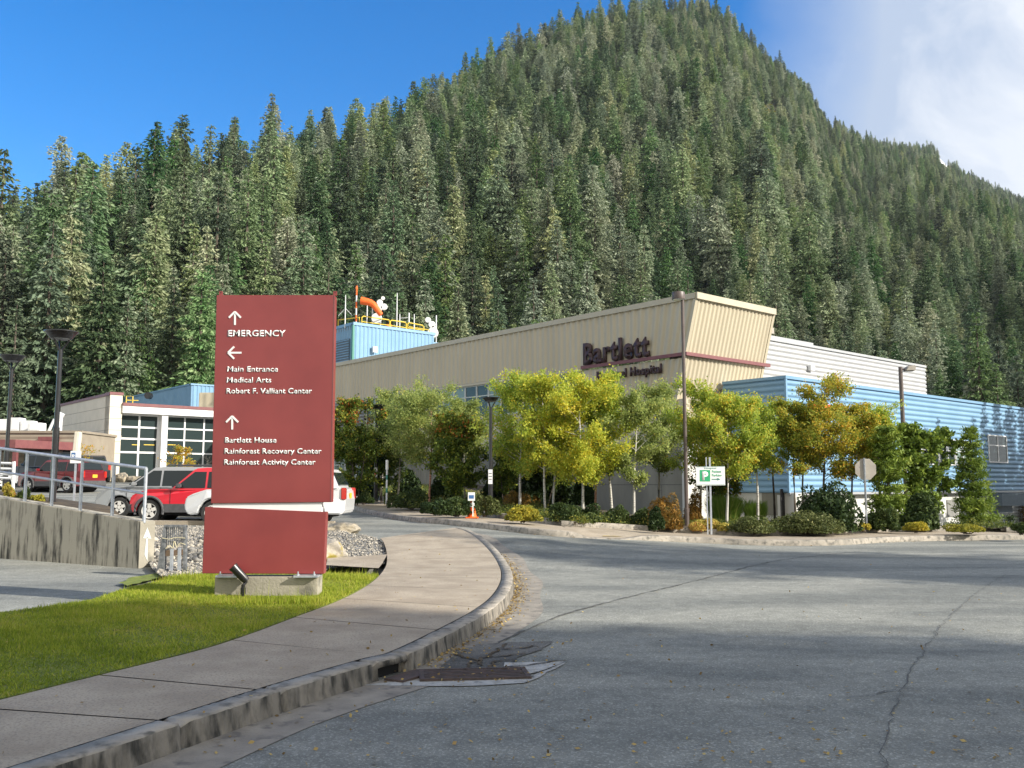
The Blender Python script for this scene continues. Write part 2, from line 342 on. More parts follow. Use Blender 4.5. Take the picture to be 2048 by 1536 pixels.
def inpoly(x, y, poly):
    x = np.asarray(x); y = np.asarray(y); c = np.zeros(x.shape, bool); j = len(poly) - 1
    for i in range(len(poly)):
        xi, yi, xj, yj = poly[i][0], poly[i][1], poly[j][0], poly[j][1]
        c ^= ((yi > y) != (yj > y)) & (x < (xj - xi) * (y - yi) / (yj - yi + 1e-12) + xi); j = i
    return c
# ================================================================== SETTING: ground, road, kerbs
def structure(o): o['kind'] = 'structure'; return o
def sheet(name, x0, x1, y0, y1, step, mat, off, mask=None):
    nx, ny = int((x1 - x0) / step) + 1, int((y1 - y0) / step) + 1
    xs, ys = np.linspace(x0, x1, nx), np.linspace(y0, y1, ny)
    V = [(x, y, gz(x, y) + off) for y in ys for x in xs]
    F = [(j * nx + i, j * nx + i + 1, (j + 1) * nx + i + 1, (j + 1) * nx + i) for j in range(ny - 1) for i in range(nx - 1)]
    return link(name, npmesh(name, V, F, smooth=True), None, [mat])
structure(sheet('road', -75, 75, -40, 88, 1.0, M['asphalt'], 0))
me = npmesh('ground', [(-2000, -500, -2.2), (2000, -500, -2.2), (2000, 2300, -2.2), (-2000, 2300, -2.2)], [(0, 1, 2, 3)])
structure(link('ground', me, None, [M['ground']]))
def strip_mesh(name, A, B, mat, za=0, zb=0, parent=None):
    V = []; 
    for a, b in zip(A, B): V += [(a.x, a.y, a.z + za), (b.x, b.y, b.z + zb)]
    F = [(2 * i, 2 * i + 1, 2 * i + 3, 2 * i + 2) for i in range(len(A) - 1)]
    return link(name, npmesh(name, V, F, smooth=True), parent, [mat])
rng = random.Random(5)
# near kerb line (K) with the inner edge of the pavement (I) matched to it
Kpx = [(290, 1529), (559, 1430), (752, 1365), (822, 1344), (913, 1293), (977, 1252), (1015, 1215), (1028, 1177), (1018, 1145), (990, 1108), (958, 1081), (925, 1068)]
K0 = [G(*p) for p in Kpx]
d0 = (K0[0] - K0[1]).normalized(); K0 = [K0[0] + d0 * 9, K0[0] + d0 * 4] + K0
Ipx = [(-150, 1437), (204, 1349), (400, 1300), (500, 1268), (591, 1234), (671, 1204), (725, 1177), (757, 1153), (773, 1129), (773, 1102), (767, 1084), (760, 1076)]
I0 = [G(p[0], p[1], .16) for p in Ipx]
di = (I0[0] - I0[1]).normalized(); I0 = [I0[0] + di * 9, I0[0] + di * 4] + I0
def both(A, B, n):
    """sample two matched control polylines at common parameters"""
    m = len(A) - 1; oa, ob = [], []
    def cr(p, k, f):
        p0, p1, p2, p3 = p[max(0, k - 1)], p[k], p[k + 1], p[min(m, k + 2)]
        return .5 * ((2 * p1) + (p2 - p0) * f + (2 * p0 - 5 * p1 + 4 * p2 - p3) * f * f + (3 * p1 - p0 - 3 * p2 + p3) * f ** 3)
    for i in range(n + 1):
        t = m * i / n; k = min(m - 1, int(t)); f = t - k; oa.append(cr(A, k, f)); ob.append(cr(B, k, f))
    return oa, ob
NS = 520
K, I = both(K0, I0, NS)
for p in K: p.z = gz(p.x, p.y)
for p in I: p.z = gz(p.x, p.y)
arc = [0.0]
for a, b in zip(K, K[1:]): arc.append(arc[-1] + (b - a).length)
KB = offs(K, .19)
def near_arc(px, py):
    g = G(px, py); return arc[min(range(len(K)), key=lambda i: (K[i] - g).length)]
kj = [near_arc(349, 1497), near_arc(559, 1425), near_arc(752, 1365), near_arc(822, 1344), near_arc(880, 1312), near_arc(913, 1293), near_arc(985, 1245), near_arc(1025, 1200)]
while kj[0] > 2: kj.insert(0, kj[0] - 2.4)
while kj[-1] < arc[-1] - 3: kj.append(kj[-1] + 3)
inl = (near_arc(752, 1365), near_arc(822, 1344))
V, F = [], []
def ring(i, a):
    k, b = K[i], KB[i]; n = (b - k).normalized(); wob = .004 * math.sin(a * 7) + rng.uniform(-.003, .003); zt = k.z + .16 + rng.uniform(-.003, .003)
    if inl[0] + .04 < a < inl[1] - .04: f = [(k + n * .16, .002), (k + n * .16, .10), (k + n * (.012 + wob), .105)]
    else: f = [(k + n * wob * .6, -.01), (k + n * (.012 + wob), .05), (k + n * (.016 + wob), .10)]
    pr = f + [(k + n * (.020 + wob), .148), (k + n * .030, .158), (b, .16), (b, .10)]
    return [(p.x, p.y, k.z + z + (zt - k.z - .16 if z > .13 else 0)) for p, z in pr]
last = None
for i in range(NS + 1):
    gap = any(abs(arc[i] - g) < .022 for g in kj)
    r_ = ring(i, arc[i])
    if gap and last is not None:
        r_ = [(x + (KB[i] - K[i]).normalized().x * .03, y + (KB[i] - K[i]).normalized().y * .03, z - .03) for x, y, z in r_]
    o = len(V); V += r_
    if last is not None: F += [(last + j, last + j + 1, o + j + 1, o + j) for j in range(6)]
    last = o
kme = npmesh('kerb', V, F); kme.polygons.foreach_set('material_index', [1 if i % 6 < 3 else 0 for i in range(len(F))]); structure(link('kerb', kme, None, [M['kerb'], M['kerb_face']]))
# pavement: slabs between kerb back and inner edge, a real gap at each joint
KI = offs(K, .205)
V, F = [], []
slabs = sorted([near_arc(550, 1430), near_arc(790, 1352), near_arc(349, 1497), near_arc(913, 1293)])
while slabs[0] > 2: slabs.insert(0, slabs[0] - 1.9)
while slabs[-1] < arc[-1] - 1.5: slabs.append(slabs[-1] + 1.75)
for i in range(NS):
    a0, a1 = arc[i], arc[i + 1]
    gap = any(a0 < g <= a1 for g in slabs)
    if gap:
        q0 = [K[i].lerp(K[i + 1], .0)]
    n = 8; dz = -.03 if gap else 0
    o = len(V)
    for idx in (i, i + 1):
        t_ = .12 if gap and idx == i else (1 - .12 if False else 0)
        for j in range(n + 1):
            p = KI[idx].lerp(I[idx], j / n); V.append((p.x, p.y, p.z + .16))
    if gap:
        # squeeze: thin dark groove then the rest of the slab
        mid = []
        L_ = max(a1 - a0, 1e-6); f = min(.8, .022 / L_)
        for j in range(n + 1):
            p = Vector(V[o + j]).lerp(Vector(V[o + n + 1 + j]), f); mid.append((p.x, p.y, p.z))
        m0 = len(V); V += mid; F += [(m0 + j, m0 + j + 1, o + n + 1 + j + 1, o + n + 1 + j) for j in range(n)]
    else:
        F += [(o + j, o + j + 1, o + n + 1 + j + 1, o + n + 1 + j) for j in range(n)]
structure(link('sidewalk', npmesh('sidewalk', V, F), None, [M['walk']]))
structure(strip_mesh('sidewalk_joint', KB, [I[i] for i in range(NS + 1)], M['crack'], .14, .14))
KO = offs(K, -.44)
for i in range(NS + 1): KO[i] = K[i].lerp(KO[i], 1 + .1 * math.sin(arc[i] * 1.7) - .35 * ss((5 - K[i].y) / 4))
structure(strip_mesh('gutter', K, KO, M['gutter'], .006, .005))
def crack(name, pxs, wdt, jit=.03, off=.011, step=.12, seed=1, mat='crack'):
    r_ = random.Random(seed); pts = resample([G(*p) for p in pxs], step); A, B = [], []
    for i, p in enumerate(pts):
        t = (pts[min(i + 1, len(pts) - 1)] - pts[max(0, i - 1)]).normalized(); n = Vector((-t.y, t.x, 0)); c = p + n * r_.uniform(-jit, jit); ww = wdt * r_.uniform(.25, 1.2)
        A.append(c + n * ww / 2); B.append(c - n * ww / 2)
    for q in A + B: q.z = gz(q.x, q.y) + off
    return structure(strip_mesh(name, A, B, M[mat]))
crack('asphalt_seam', [(990, 1290), (1120, 1233), (1250, 1197), (1400, 1160), (1560, 1121), (1720, 1103)], .035, .018, seed=2)
crack('asphalt_seam', [(1760, 1560), (1785, 1440), (1812, 1370), (1850, 1300), (1895, 1240), (1950, 1190), (2010, 1150)], .011, .03, seed=3)
crack('asphalt_seam', [(1690, 1395), (1740, 1390), (1800, 1382), (1830, 1380)], .016, .03, seed=4)
# gutter joints and the broken concrete round the drain
def poly_sheet(name, pxs, mat, off, jit=.0, sub=1, seed=0, kind='structure'):
    r_ = random.Random(seed); pts = [G(*p) for p in pxs]; q = []
    for a, b in zip(pts, pts[1:] + pts[:1]):
        k = max(1, int((b - a).length / .12)) if jit else 1
        for i in range(k):
            p = a.lerp(b, i / k); q.append((p.x + r_.uniform(-jit, jit), p.y + r_.uniform(-jit, jit), gz(p.x, p.y) + off))
    me = bpy.data.meshes.new(name); me.from_pydata(q, [], [tuple(range(len(q)))]); me.update()
    bm = bmesh.new(); bm.from_mesh(me); bmesh.ops.triangulate(bm, faces=bm.faces)
    for f in bm.faces:
        f.normal_update()
        if f.normal.z < 0: f.normal_flip()
    bm.to_mesh(me); bm.free()
    o = link(name, me, None, [M[mat]]); o['kind'] = kind; return o
poly_sheet('concrete_patch', [(700, 1372), (840, 1362), (960, 1363), (1060, 1356), (1133, 1325), (1098, 1345), (1050, 1368), (965, 1373), (850, 1374)], 'patch', .008, .02, seed=1)
poly_sheet('concrete_patch', [(1005, 1328), (1130, 1325), (1090, 1342), (1048, 1352), (1040, 1340), (1010, 1340)], 'patch', .012, .02, seed=2)
poly_sheet('broken_asphalt', [(915, 1303), (960, 1290), (1010, 1286), (1105, 1284), (1080, 1301), (1035, 1318), (1000, 1338), (930, 1343), (870, 1345), (880, 1332)], 'asphalt_old', .009, .035, seed=3)
for i, q in enumerate([[(925, 1342), (955, 1325), (985, 1310), (1010, 1290)], [(965, 1318), (1010, 1314), (1050, 1310)], [(975, 1340), (990, 1328), (1030, 1322)], [(990, 1302), (1040, 1300), (1075, 1294)], [(880, 1345), (930, 1343), (1000, 1340), (1130, 1324)], [(1040, 1340), (1050, 1352), (1065, 1358)], [(905, 1312), (950, 1322), (960, 1335)]]): crack('broken_joint', q, .035, .03, .019, .06, 30 + i, 'soil')
dr = empty('storm_drain', G(790, 1360), 'rusty storm drain set in the gutter under a kerb inlet', 'storm drain')
def child_px(name, pxs, mat, off, parent, th=.02):
    pts = [G(*p) for p in pxs]; b = MB(); l = parent.location
    b.hexa([(p.x - l.x, p.y - l.y, p.z + off - th - l.z) for p in pts], [(p.x - l.x, p.y - l.y, p.z + off - l.z) for p in pts]); return b.build(name, M[mat], parent)
l = dr.location; ia = [i for i in range(NS + 1) if inl[0] < arc[i] < inl[1]]; A0, A1 = K[ia[0]], K[ia[-1]]; tt = (A1 - A0).normalized(); nn = Vector((-tt.y, tt.x, 0))
def quad3(name, o_, ux, uy, x0, x1, y0, y1, z0, z1, mat):
    b = MB(); q = [o_ + ux * x + uy * y - l for x, y in ((x0, y0), (x1, y0), (x1, y1), (x0, y1))]; b.hexa([Vector((p.x, p.y, o_.z - l.z + z0)) for p in q], [Vector((p.x, p.y, o_.z - l.z + z1)) for p in q]); return b.build(name, M[mat], dr)
Lg = (A1 - A0).length; quad3('cover_plate', A0, tt, -nn, .05, Lg + .05, .03, .22, 0, .024, 'rust')
gc = G(948, 1352); ux = (G(1010, 1350) - G(890, 1353)).normalized(); uy = Vector((-ux.y, ux.x, 0))
quad3('pit_shade_plate', gc, ux, uy, -.42, .42, -.17, .17, 0, .019, 'dark')  # flat dark plate paints in the shade of the pit
for a in ((-.46, .46, -.21, -.17), (-.46, .46, .17, .21), (-.46, -.42, -.17, .17), (.42, .46, -.17, .17)): quad3('frame_bar', gc, ux, uy, *a, 0, .028, 'rust')
for k in range(5): quad3('grate_bar', gc, ux, uy, -.42, .42, -.14 + .062 * k, -.105 + .062 * k, .0, .026, 'rust')
# dark block behind the kerb mouth paints in the shade of the inlet
b = MB(); ia = [i for i in range(NS + 1) if inl[0] < arc[i] < inl[1]]; A0, A1 = K[ia[0]], K[ia[-1]]; tt = (A1 - A0).normalized(); nn = Vector((-tt.y, tt.x, 0))
b.hexa([A0 + nn * .10 - l, A1 + nn * .10 - l, A1 + nn * .15 - l, A0 + nn * .15 - l], [Vector((p.x, p.y, p.z + .098)) for p in (A0 + nn * .10 - l, A1 + nn * .10 - l, A1 + nn * .15 - l, A0 + nn * .15 - l)])
b.build('inlet_shade', M['dark'], dr)
# lawn
lawn_px = [(-150, 1437), (204, 1349), (400, 1300), (500, 1268), (591, 1234), (671, 1204), (725, 1177), (757, 1153), (652, 1146), (408, 1150), (344, 1156), (262, 1176), (177, 1202), (80, 1217), (-60, 1233), (-400, 1262), (-1100, 1330), (-1500, 1600)]
LP = [G(p[0], p[1], .15) for p in lawn_px]
LP[0] = I0[1].copy(); LP.insert(0, I0[0].copy()); LP[0].x -= .0
xs = np.arange(-14, 3, .14); ys = np.arange(-4, 15.3, .14); gx, gy = np.meshgrid(xs, ys)
poly = [(p.x, p.y) for p in LP]
def lawn_z(x, y): return gz(x, y) + .155 + .03 * math.sin(x * .9 + 1) * math.sin(y * .7)
me = bpy.data.meshes.new('lawn'); bm = bmesh.new()
vv = [bm.verts.new((p.x, p.y, gz(p.x, p.y) + .157)) for p in LP]; lo = [bm.verts.new((p.x - .03, p.y, gz(p.x, p.y) - .02)) for p in LP]
f = bm.faces.new(vv)
for i in range(len(vv)):
    j = (i + 1) % len(vv); bm.faces.new((vv[i], vv[j], lo[j], lo[i]))
bmesh.ops.triangulate(bm, faces=[f]); bmesh.ops.recalc_face_normals(bm, faces=bm.faces); bm.to_mesh(me); bm.free()
structure(link('lawn', me, None, [M['turf']]))
nr = np.random.default_rng(3)
nb = 420000; bx = nr.uniform(-9.5, 0.3, nb); by = nr.uniform(4.5, 15.2, nb); ok = inpoly(bx, by, poly); 
bald = (np.sin(bx * 3.1 + by) * np.sin(by * 2.3 - bx * 1.3) + .25 * np.sin(bx * 9) > 2); ok &= ~bald
bx, by = bx[ok], by[ok]; n = len(bx); bz = np.array([gz(x, y) for x, y in zip(bx[:1], by[:1])])[0] * 0 + .155
hh = nr.uniform(.016, .042, n) * (1 + .5 * np.sin(bx * 2.2 + by * 1.7) * np.sin(by * 1.9)); hh += .05 * (nr.random(n) < .02)
# taller tufts along the back edge
edge = by > 14.2; hh[edge] *= nr.uniform(1, 2.4, edge.sum()); tf = (by > 11.35) & (by < 11.72) & (bx > -4.6) & (bx < -2.2); hh[tf] *= nr.uniform(.8, 1.6, tf.sum()) + np.clip((bx[tf] + 4.0) / 1.2, 0, 1) * nr.uniform(0, 2.6, tf.sum())
an = nr.uniform(0, 6.28, n); wd = nr.uniform(.003, .0065, n); le = nr.uniform(-.03, .03, (n, 2))
V = np.zeros((n, 3, 3)); V[:, 0] = np.stack([bx - np.cos(an) * wd, by - np.sin(an) * wd, np.full(n, bz)], 1); V[:, 1] = np.stack([bx + np.cos(an) * wd, by + np.sin(an) * wd, np.full(n, bz)], 1)
V[:, 2] = np.stack([bx + le[:, 0], by + le[:, 1], bz + hh], 1)
t_ = .52 + .2 * np.sin(bx * 1.3) * np.sin(by * 1.1 + bx) + .16 * np.sin(bx * 5.3 + np.sin(by * 4)) * np.sin(by * 6.1 + bx * 2) + nr.normal(0, .2, n) + .5 * (nr.random(n) < .06)
M['grass'] = leafmat('grass_blade', [(0, (.14, .20, .016)), (.5, (.31, .38, .035)), (.85, (.46, .47, .06)), (1, (.52, .46, .11))], .4, 0)
tag(link('grass', npmesh('grass', V.reshape(-1, 3), np.arange(3 * n).reshape(-1, 3), t_), None, [M['grass']]), kind='stuff')
# concrete strip beside the sign base, gravel bed between lawn and car park
poly_sheet('path', [(652, 1149), (757, 1156), (764, 1146), (774, 1126), (655, 1134)], 'walk', .168)
g_px = [(770, 1127), (655, 1136), (640, 1148), (408, 1150), (322, 1151), (300, 1130), (288, 1062), (292, 1052), (420, 1052), (660, 1052), (700, 1066), (752, 1074), (768, 1086), (775, 1105)]
gp = [G(p[0], p[1], .1) for p in g_px]; gpoly = [(p.x, p.y) for p in gp]
def gr_z(x, y): return gz(x, y) + .09
q = [(p.x, p.y, gr_z(p.x, p.y)) for p in gp]
me = bpy.data.meshes.new('gravel_bed'); bm = bmesh.new(); st = .45
X0, X1, Y0, Y1 = min(p[0] for p in gpoly), max(p[0] for p in gpoly), min(p[1] for p in gpoly), max(p[1] for p in gpoly)
vv = [bm.verts.new(p) for p in q]; f = bm.faces.new(vv); bmesh.ops.triangulate(bm, faces=[f])
bmesh.ops.subdivide_edges(bm, edges=bm.edges, cuts=6, use_grid_fill=True)
for v in bm.verts: v.co.z = gr_z(v.co.x, v.co.y)
for fc in bm.faces:
    fc.normal_update()
    if fc.normal.z < 0: fc.normal_flip()
bm.to_mesh(me); bm.free(); tag(link('gravel_bed', me, None, [M['gravel']]), kind='structure')
def stones(name, pts, zf, smin, smax, mat, seed):
    r_ = np.random.default_rng(seed); ico = [(-1, 0, 0), (1, 0, 0), (0, -1, 0), (0, 1, 0), (0, 0, -1), (0, 0, 1)]; fi = [(0, 2, 5), (2, 1, 5), (1, 3, 5), (3, 0, 5), (2, 0, 4), (1, 2, 4), (3, 1, 4), (0, 3, 4)]
    V, F, T = [], [], []
    for x, y in pts:
        s = r_.uniform(smin, smax); o = len(V); a = r_.uniform(0, 3.14); ca, sa = math.cos(a), math.sin(a); t = r_.random()
        for p in ico:
            d = np.array(p) * s * r_.uniform(.5, 1.1, 3) + r_.normal(0, s * .15, 3); V.append((x + d[0] * ca - d[1] * sa, y + d[0] * sa + d[1] * ca, zf(x, y) + d[2] * .7 + s * .25))
        F += [(o + i, o + j, o + k) for i, j, k in fi]; T += [t] * 8
    return link(name, npmesh(name, V, F, T), None, [mat])
M['pebble'] = leafmat('pebble_colour', [(0, (.09, .09, .085)), (.4, (.24, .23, .21)), (.7, (.36, .33, .27)), (1, (.55, .5, .42))], 0, 0, .85)
gx, gy = nr.uniform(X0, X1, 26000), nr.uniform(Y0, Y1, 26000); ok = inpoly(gx, gy, gpoly); 
tag(stones('gravel', list(zip(gx[ok], gy[ok])), gr_z, .012, .04, M['pebble'], 1), kind='stuff')
c1 = G(395, 1110); gx, gy = nr.normal(c1.x - .3, .9, 260), nr.normal(c1.y - .3, 1.3, 260); ok = inpoly(gx, gy, gpoly)
tag(stones('rubble', list(zip(gx[ok], gy[ok])), gr_z, .05, .13, M['pebble'], 2), kind='stuff')
# car park edge
A = resample([G(284, 1050), G(424, 1051), G(560, 1052), G(668, 1052)], .5)
V = []; 
b = MB()
for p, q_ in zip(A, A[1:]):
    z = gz(p.x, p.y); b.hexa([(p.x, p.y, z - .05), (q_.x, q_.y, gz(q_.x, q_.y) - .05), (q_.x, q_.y + .2, gz(q_.x, q_.y) - .05), (p.x, p.y + .2, z - .05)], [(p.x, p.y, z + .13), (q_.x, q_.y, gz(q_.x, q_.y) + .13), (q_.x, q_.y + .2, gz(q_.x, q_.y) + .13), (p.x, p.y + .2, z + .13)])
structure(b.build('car_park_kerb', M['walk']))
# debris strip (moss and soil) along the lawn's back edge
poly_sheet('soil_strip', [(255, 1178), (330, 1158), (408, 1149), (330, 1150), (262, 1160), (240, 1172)], 'turf', .05, .03, seed=9)
# ---------------- far kerb, far pavement, planting
FKpx = [(560, 984), (690, 1017), (800, 1041), (900, 1050), (1000, 1061), (1076, 1070), (1160, 1076), (1287, 1081), (1400, 1086), (1512, 1091), (1665, 1091), (1768, 1085), (1870, 1082), (2048, 1079), (2300, 1073), (2900, 1066)]
FK = resample([G(*p) for p in FKpx], .5)
for p in FK: p.z = gz(p.x, p.y)
def pxof(p): return 1024 + FPX * p.x / (p.y * (math.cos(TH)) + (p.z - CAMZ) * math.sin(TH))
def kh(p):
    x = pxof(p); return .15 - .125 * ss((x - 1140) / 30) * ss((1300 - x) / 40)
FB, SW = offs(FK, .16), offs(FK, 2.15)
for l_ in (FB, SW):
    for i, p in enumerate(l_): p.z = gz(p.x, p.y)
V, F = [], []
for i, k in enumerate(FK):
    h = kh(k); n = (FB[i] - k).normalized(); z = k.z
    V += [(k.x, k.y, z - .02), (k.x + n.x * .02, k.y + n.y * .02, z + h - .02), (k.x + n.x * .05, k.y + n.y * .05, z + h), (FB[i].x, FB[i].y, FB[i].z + h), (FB[i].x, FB[i].y, FB[i].z)]
    if i: o = 5 * i; F += [(o - 5 + j, o - 4 + j, o + 1 + j, o + j) for j in range(4)]
structure(link('far_kerb', npmesh('far_kerb', V, F), None, [M['kerb']]))
V, F = [], []
for i in range(len(FK)):
    h = kh(FK[i]); 
    for j in range(5): p = offs_p = FB[i].lerp(SW[i], (j + .004) / 4); V.append((p.x, p.y, gz(p.x, p.y) + (h + (.15 - h) * min(1, j / 2)) ))
    if i: o = 5 * i; F += [(o - 5 + j, o - 4 + j, o + 1 + j, o + j) for j in range(4)]
structure(link('far_sidewalk', npmesh('far_sidewalk', V, F), None, [M['walk']]))
poly_sheet('tactile_strip', [(1205, 1076.3), (1262, 1077.8), (1258, 1074.5), (1210, 1073.5)], 'ramp_yellow', .06)
PO, PI_ = SW, offs(FK, 2.33)
V, F = [], []
for i in range(len(FK)):
    a, c = PO[i], PI_[i]; za = gz(a.x, a.y); V += [(a.x, a.y, za + .14), (a.x, a.y, za + .30), (c.x, c.y, za + .30), (c.x, c.y, za + .2)]
    if i: o = 4 * i; F += [(o - 4 + j, o - 3 + j, o + 1 + j, o + j) for j in range(3)]
structure(link('planter_kerb', npmesh('planter_kerb', V, F), None, [M['kerb']]))
rows = [2.32, 3.2, 4.5, 6, 8, 10.5, 14]
V, F = [], []
for r_i, d in enumerate(rows):
    for i, p in enumerate(offs(FK, d)): V.append((p.x, p.y, gz(p.x, p.y) + .27 - .10 * ss((d - 8) / 6)))
nF = len(FK)
for r_i in range(len(rows) - 1):
    F += [(r_i * nF + i, r_i * nF + i + 1, (r_i + 1) * nF + i + 1, (r_i + 1) * nF + i) for i in range(nF - 1)]
structure(link('planting_bed', npmesh('planting_bed', V, F, smooth=True), None, [M['soil']]))
# ================================================================== OBJECTS near the camera
# ---- monument sign
SY = G(540, 1193, .155).y + .12
sg = empty('wayfinding_sign', (P(540, 1148, SY).x, SY, .155), 'tall dark red hospital direction sign with white arrows and lettering on the lawn', 'sign')
sl_ = sg.location
def SP(px, py, dy=0): p = P(px, py, SY); return Vector((p.x, p.y + dy, p.z)) - sl_
def panel(name, q, mat, th=.17, front=0, bevel=.006):
    a = [SP(*p, front) for p in q]; b = MB(); b.hexa(a, [p + Vector((0, th, 0)) for p in a]); return b.build(name, M[mat], sg, bevel=bevel)
up = panel('upper_panel', [(421.5, 1007), (662, 1004.5), (669, 590), (433, 590)], 'maroon')
lw = panel('lower_panel', [(404, 1147), (647, 1148), (651.5, 1024), (409.5, 1014)], 'maroon')
panel('white_core', [(424, 1022), (642, 1030), (643, 995), (424, 995)], 'frame_white', .11, .025, .002)
panel('seam_trim', [(660.5, 1003), (662.6, 1003), (669.5, 591), (667.4, 591)], 'burg', .002, -.0025, 0)
for x in (438, 668):
    p = SP(x, 586); b = MB(); b.box((p.x, p.y + .085, p.z + .01), (.05, .012, .06)); b.build('lifting_lug', M['maroon'], sg)
    b = MB(); b.lathe([(.008, -.008), (.008, .008)], (p.x, p.y + .085, p.z + .022), 8, 'Y'); b.build('lug_hole', M['dark'], sg)
f0, f1 = SP(430, 1148), SP(640, 1148); b = MB(); b.box(((f0.x + f1.x) / 2, .10, .09), (f1.x - f0.x - .04, .34, .31)); b.build('concrete_base', M['concrete'], sg, bevel=.012)
for x0, x1 in ((438, 482), (592, 640)):
    a, c = SP(x0, 1152), SP(x1, 1152); b = MB(); b.box(((a.x + c.x) / 2, .0, .258), (c.x - a.x, .30, .025)); pl = b.build('base_plate', M['galv'], sg)
    for xx in (x0 + 8, x1 - 8):
        q = SP(xx, 1152); b = MB(); b.lathe([(.02, 0), (.02, .02), (.009, .02), (.009, .05)], (q.x, -.12, .27), 8); b.build('anchor_bolt', M['galv'], pl)
cu = bpy.data.curves.new('x', 'FONT'); cu.body = 'H'; cu.size = 1; xo = bpy.data.objects.new('x', cu); C.objects.link(xo); bpy.context.view_layer.update(); CAPH = xo.dimensions.y; bpy.data.objects.remove(xo)
def fit_text(s, name, P3, x0, x1, ybase, caph_px, mat, parent, offset=.012, depth=.004, flip=None, extr=.002):
    """P3(px,py)->local point on a vertical plane facing the camera; text stretched between px x0 and x1"""
    cu = bpy.data.curves.new(name, 'FONT'); cu.body = s; cu.size = 1; cu.offset = offset; cu.resolution_u = 3; cu.space_character = 1.0 + offset * 2.6
    o = bpy.data.objects.new(name, cu); C.objects.link(o); dg = bpy.context.evaluated_depsgraph_get(); me = bpy.data.meshes.new_from_object(o.evaluated_get(dg)); bpy.data.objects.remove(o)
    me.materials.clear(); xs_ = [v.co.x for v in me.vertices]; mn, mxx = min(xs_), max(xs_)
    A, B_, T = P3(x0, ybase), P3(x1, ybase), P3(x0, ybase - caph_px)
    ex = (B_ - A) / (mxx - mn); ez = Vector((0, 0, (T.z - A.z) / (CAPH + 2 * offset)))
    nrm = ex.cross(Vector((0, 0, 1))).normalized()
    for v in me.vertices: v.co = A + ex * (v.co.x - mn) + ez * (v.co.y + offset) + nrm * depth
    bm = bmesh.new(); bm.from_mesh(me)
    r_ = bmesh.ops.extrude_face_region(bm, geom=list(bm.faces)); vs = [g for g in r_['geom'] if isinstance(g, bmesh.types.BMVert)]
    bmesh.ops.translate(bm, verts=vs, vec=nrm * extr); bmesh.ops.recalc_face_normals(bm, faces=bm.faces); bm.to_mesh(me); bm.free()
    return link(name, me, parent, [mat])
FR = lambda x, y: SP(x, y, -.0015)
for s, x0, x1, yb, ch, of in (('EMERGENCY', 456, 571, 673, 12.6, .021), ('Main Entrance', 455, 556, 743.5, 10.8, .016), ('Medical Arts', 454, 542.5, 765.3, 10.8, .016),
                          ('Robert F. Valliant Center', 453, 624, 787.2, 10.8, .016), ('Bartlett House', 450, 553, 885.5, 10.8, .016), ('Rainforest Recovery Center', 449, 643, 907.5, 10.8, .016), ('Rainforest Activity Center', 448.3, 631, 929.5, 10.8, .016)):
    fit_text(s, 'lettering', FR, x0, x1, yb, ch, M['white'], sg, of)
def arrow(cx, cy, ang, s=13.0, mat='white', par=sg, PF=FR, wd=3.6):
    b = MB(); ca, sa = math.cos(ang), math.sin(ang)
    def bar(p0, p1):
        d = Vector((p1[0] - p0[0], p1[1] - p0[1])).normalized(); n = Vector((-d.y, d.x)) * wd / 2
        q = [(p0[0] + n.x, p0[1] + n.y), (p0[0] - n.x, p0[1] - n.y), (p1[0] - n.x, p1[1] - n.y), (p1[0] + n.x, p1[1] + n.y)]
        w_ = [PF(cx + x * ca - y * sa, cy - (x * sa + y * ca)) for x, y in q]; k = .0004 * len(b.f)
        b.hexa([p + Vector((0, -.004 - k, 0)) for p in w_], [p + Vector((0, .002, 0)) for p in w_])
    bar((0, -s), (0, s - 2)); bar((0, s + .6), (-s * .92, s * .12)); bar((0, s + .6), (s * .92, s * .12))
    return b.build('arrow', M[mat], par)
arrow(470, 637, 0); arrow(470, 705.5, R(90)); arrow(464.5, 846, 0)
# ---- spotlight
sp_ = empty('spotlight', G(498, 1189, .155) + Vector((0, -.28, 0)), 'small black spotlight on a short stem in front of the red sign', 'spotlight'); l = sp_.location
b = MB(); b.tube([(0, 0, -.02), (0, 0, .16)], .026, 12); b.lathe([(.034, .04), (.034, .12)], (0, 0, 0), 12); b.build('stem', M['black'], sp_, smooth=.7)
b = MB(); p0 = Vector((.035, .03, .20)); p1 = Vector((-.13, -.02, .385)); b.tube([p0, p0.lerp(p1, .2), p1], [.045, .055, .058], 14, True); b.build('lamp_head', M['black'], sp_, smooth=.7)
b = MB(); b.tube([(0, 0, .15), (.035, .03, .2)], .02, 8); b.build('bracket', M['black'], sp_)
d_ = (p1 - p0).normalized(); b = MB(); b.tube([p1 - d_ * .02, p1 + d_ * .012], [.062, .064], 14); b.build('hood', M['black'], sp_, smooth=.7)
# ---- retaining wall and railing
WA, WB = G(276, 1137), G(0, 1117); WB = WA + (WB - WA) * 1.9; td = (WB - WA); wl = td.length; td.normalize(); tn = Vector((-td.y, td.x, 0))
if tn.y < 0: tn = -tn
zA = P(276, 1046.5, WA.y).z; zB0 = P(0, 1008, (WA + td * (wl / 1.9)).y).z; zB = zA + (zB0 - zA) * 1.9
wa = empty('retaining_wall', WA, 'stained grey concrete retaining wall below the pipe railing', 'wall')
b = MB(); th_ = .38; f_ = [Vector((0, 0, -.1)), td * wl + Vector((0, 0, -.1)), td * wl + Vector((0, 0, zB)), Vector((0, 0, zA))]
b.hexa(f_, [p + tn * th_ for p in f_]); b.build('wall', M['wall_stain'], wa, bevel=.015)
b = MB(); e0 = -td * .012; q = [e0 + Vector((0, 0, -.1)), e0 + tn * th_ + Vector((0, 0, -.1)), e0 + tn * th_ + Vector((0, 0, zA - .004)), e0 + Vector((0, 0, zA - .004))]
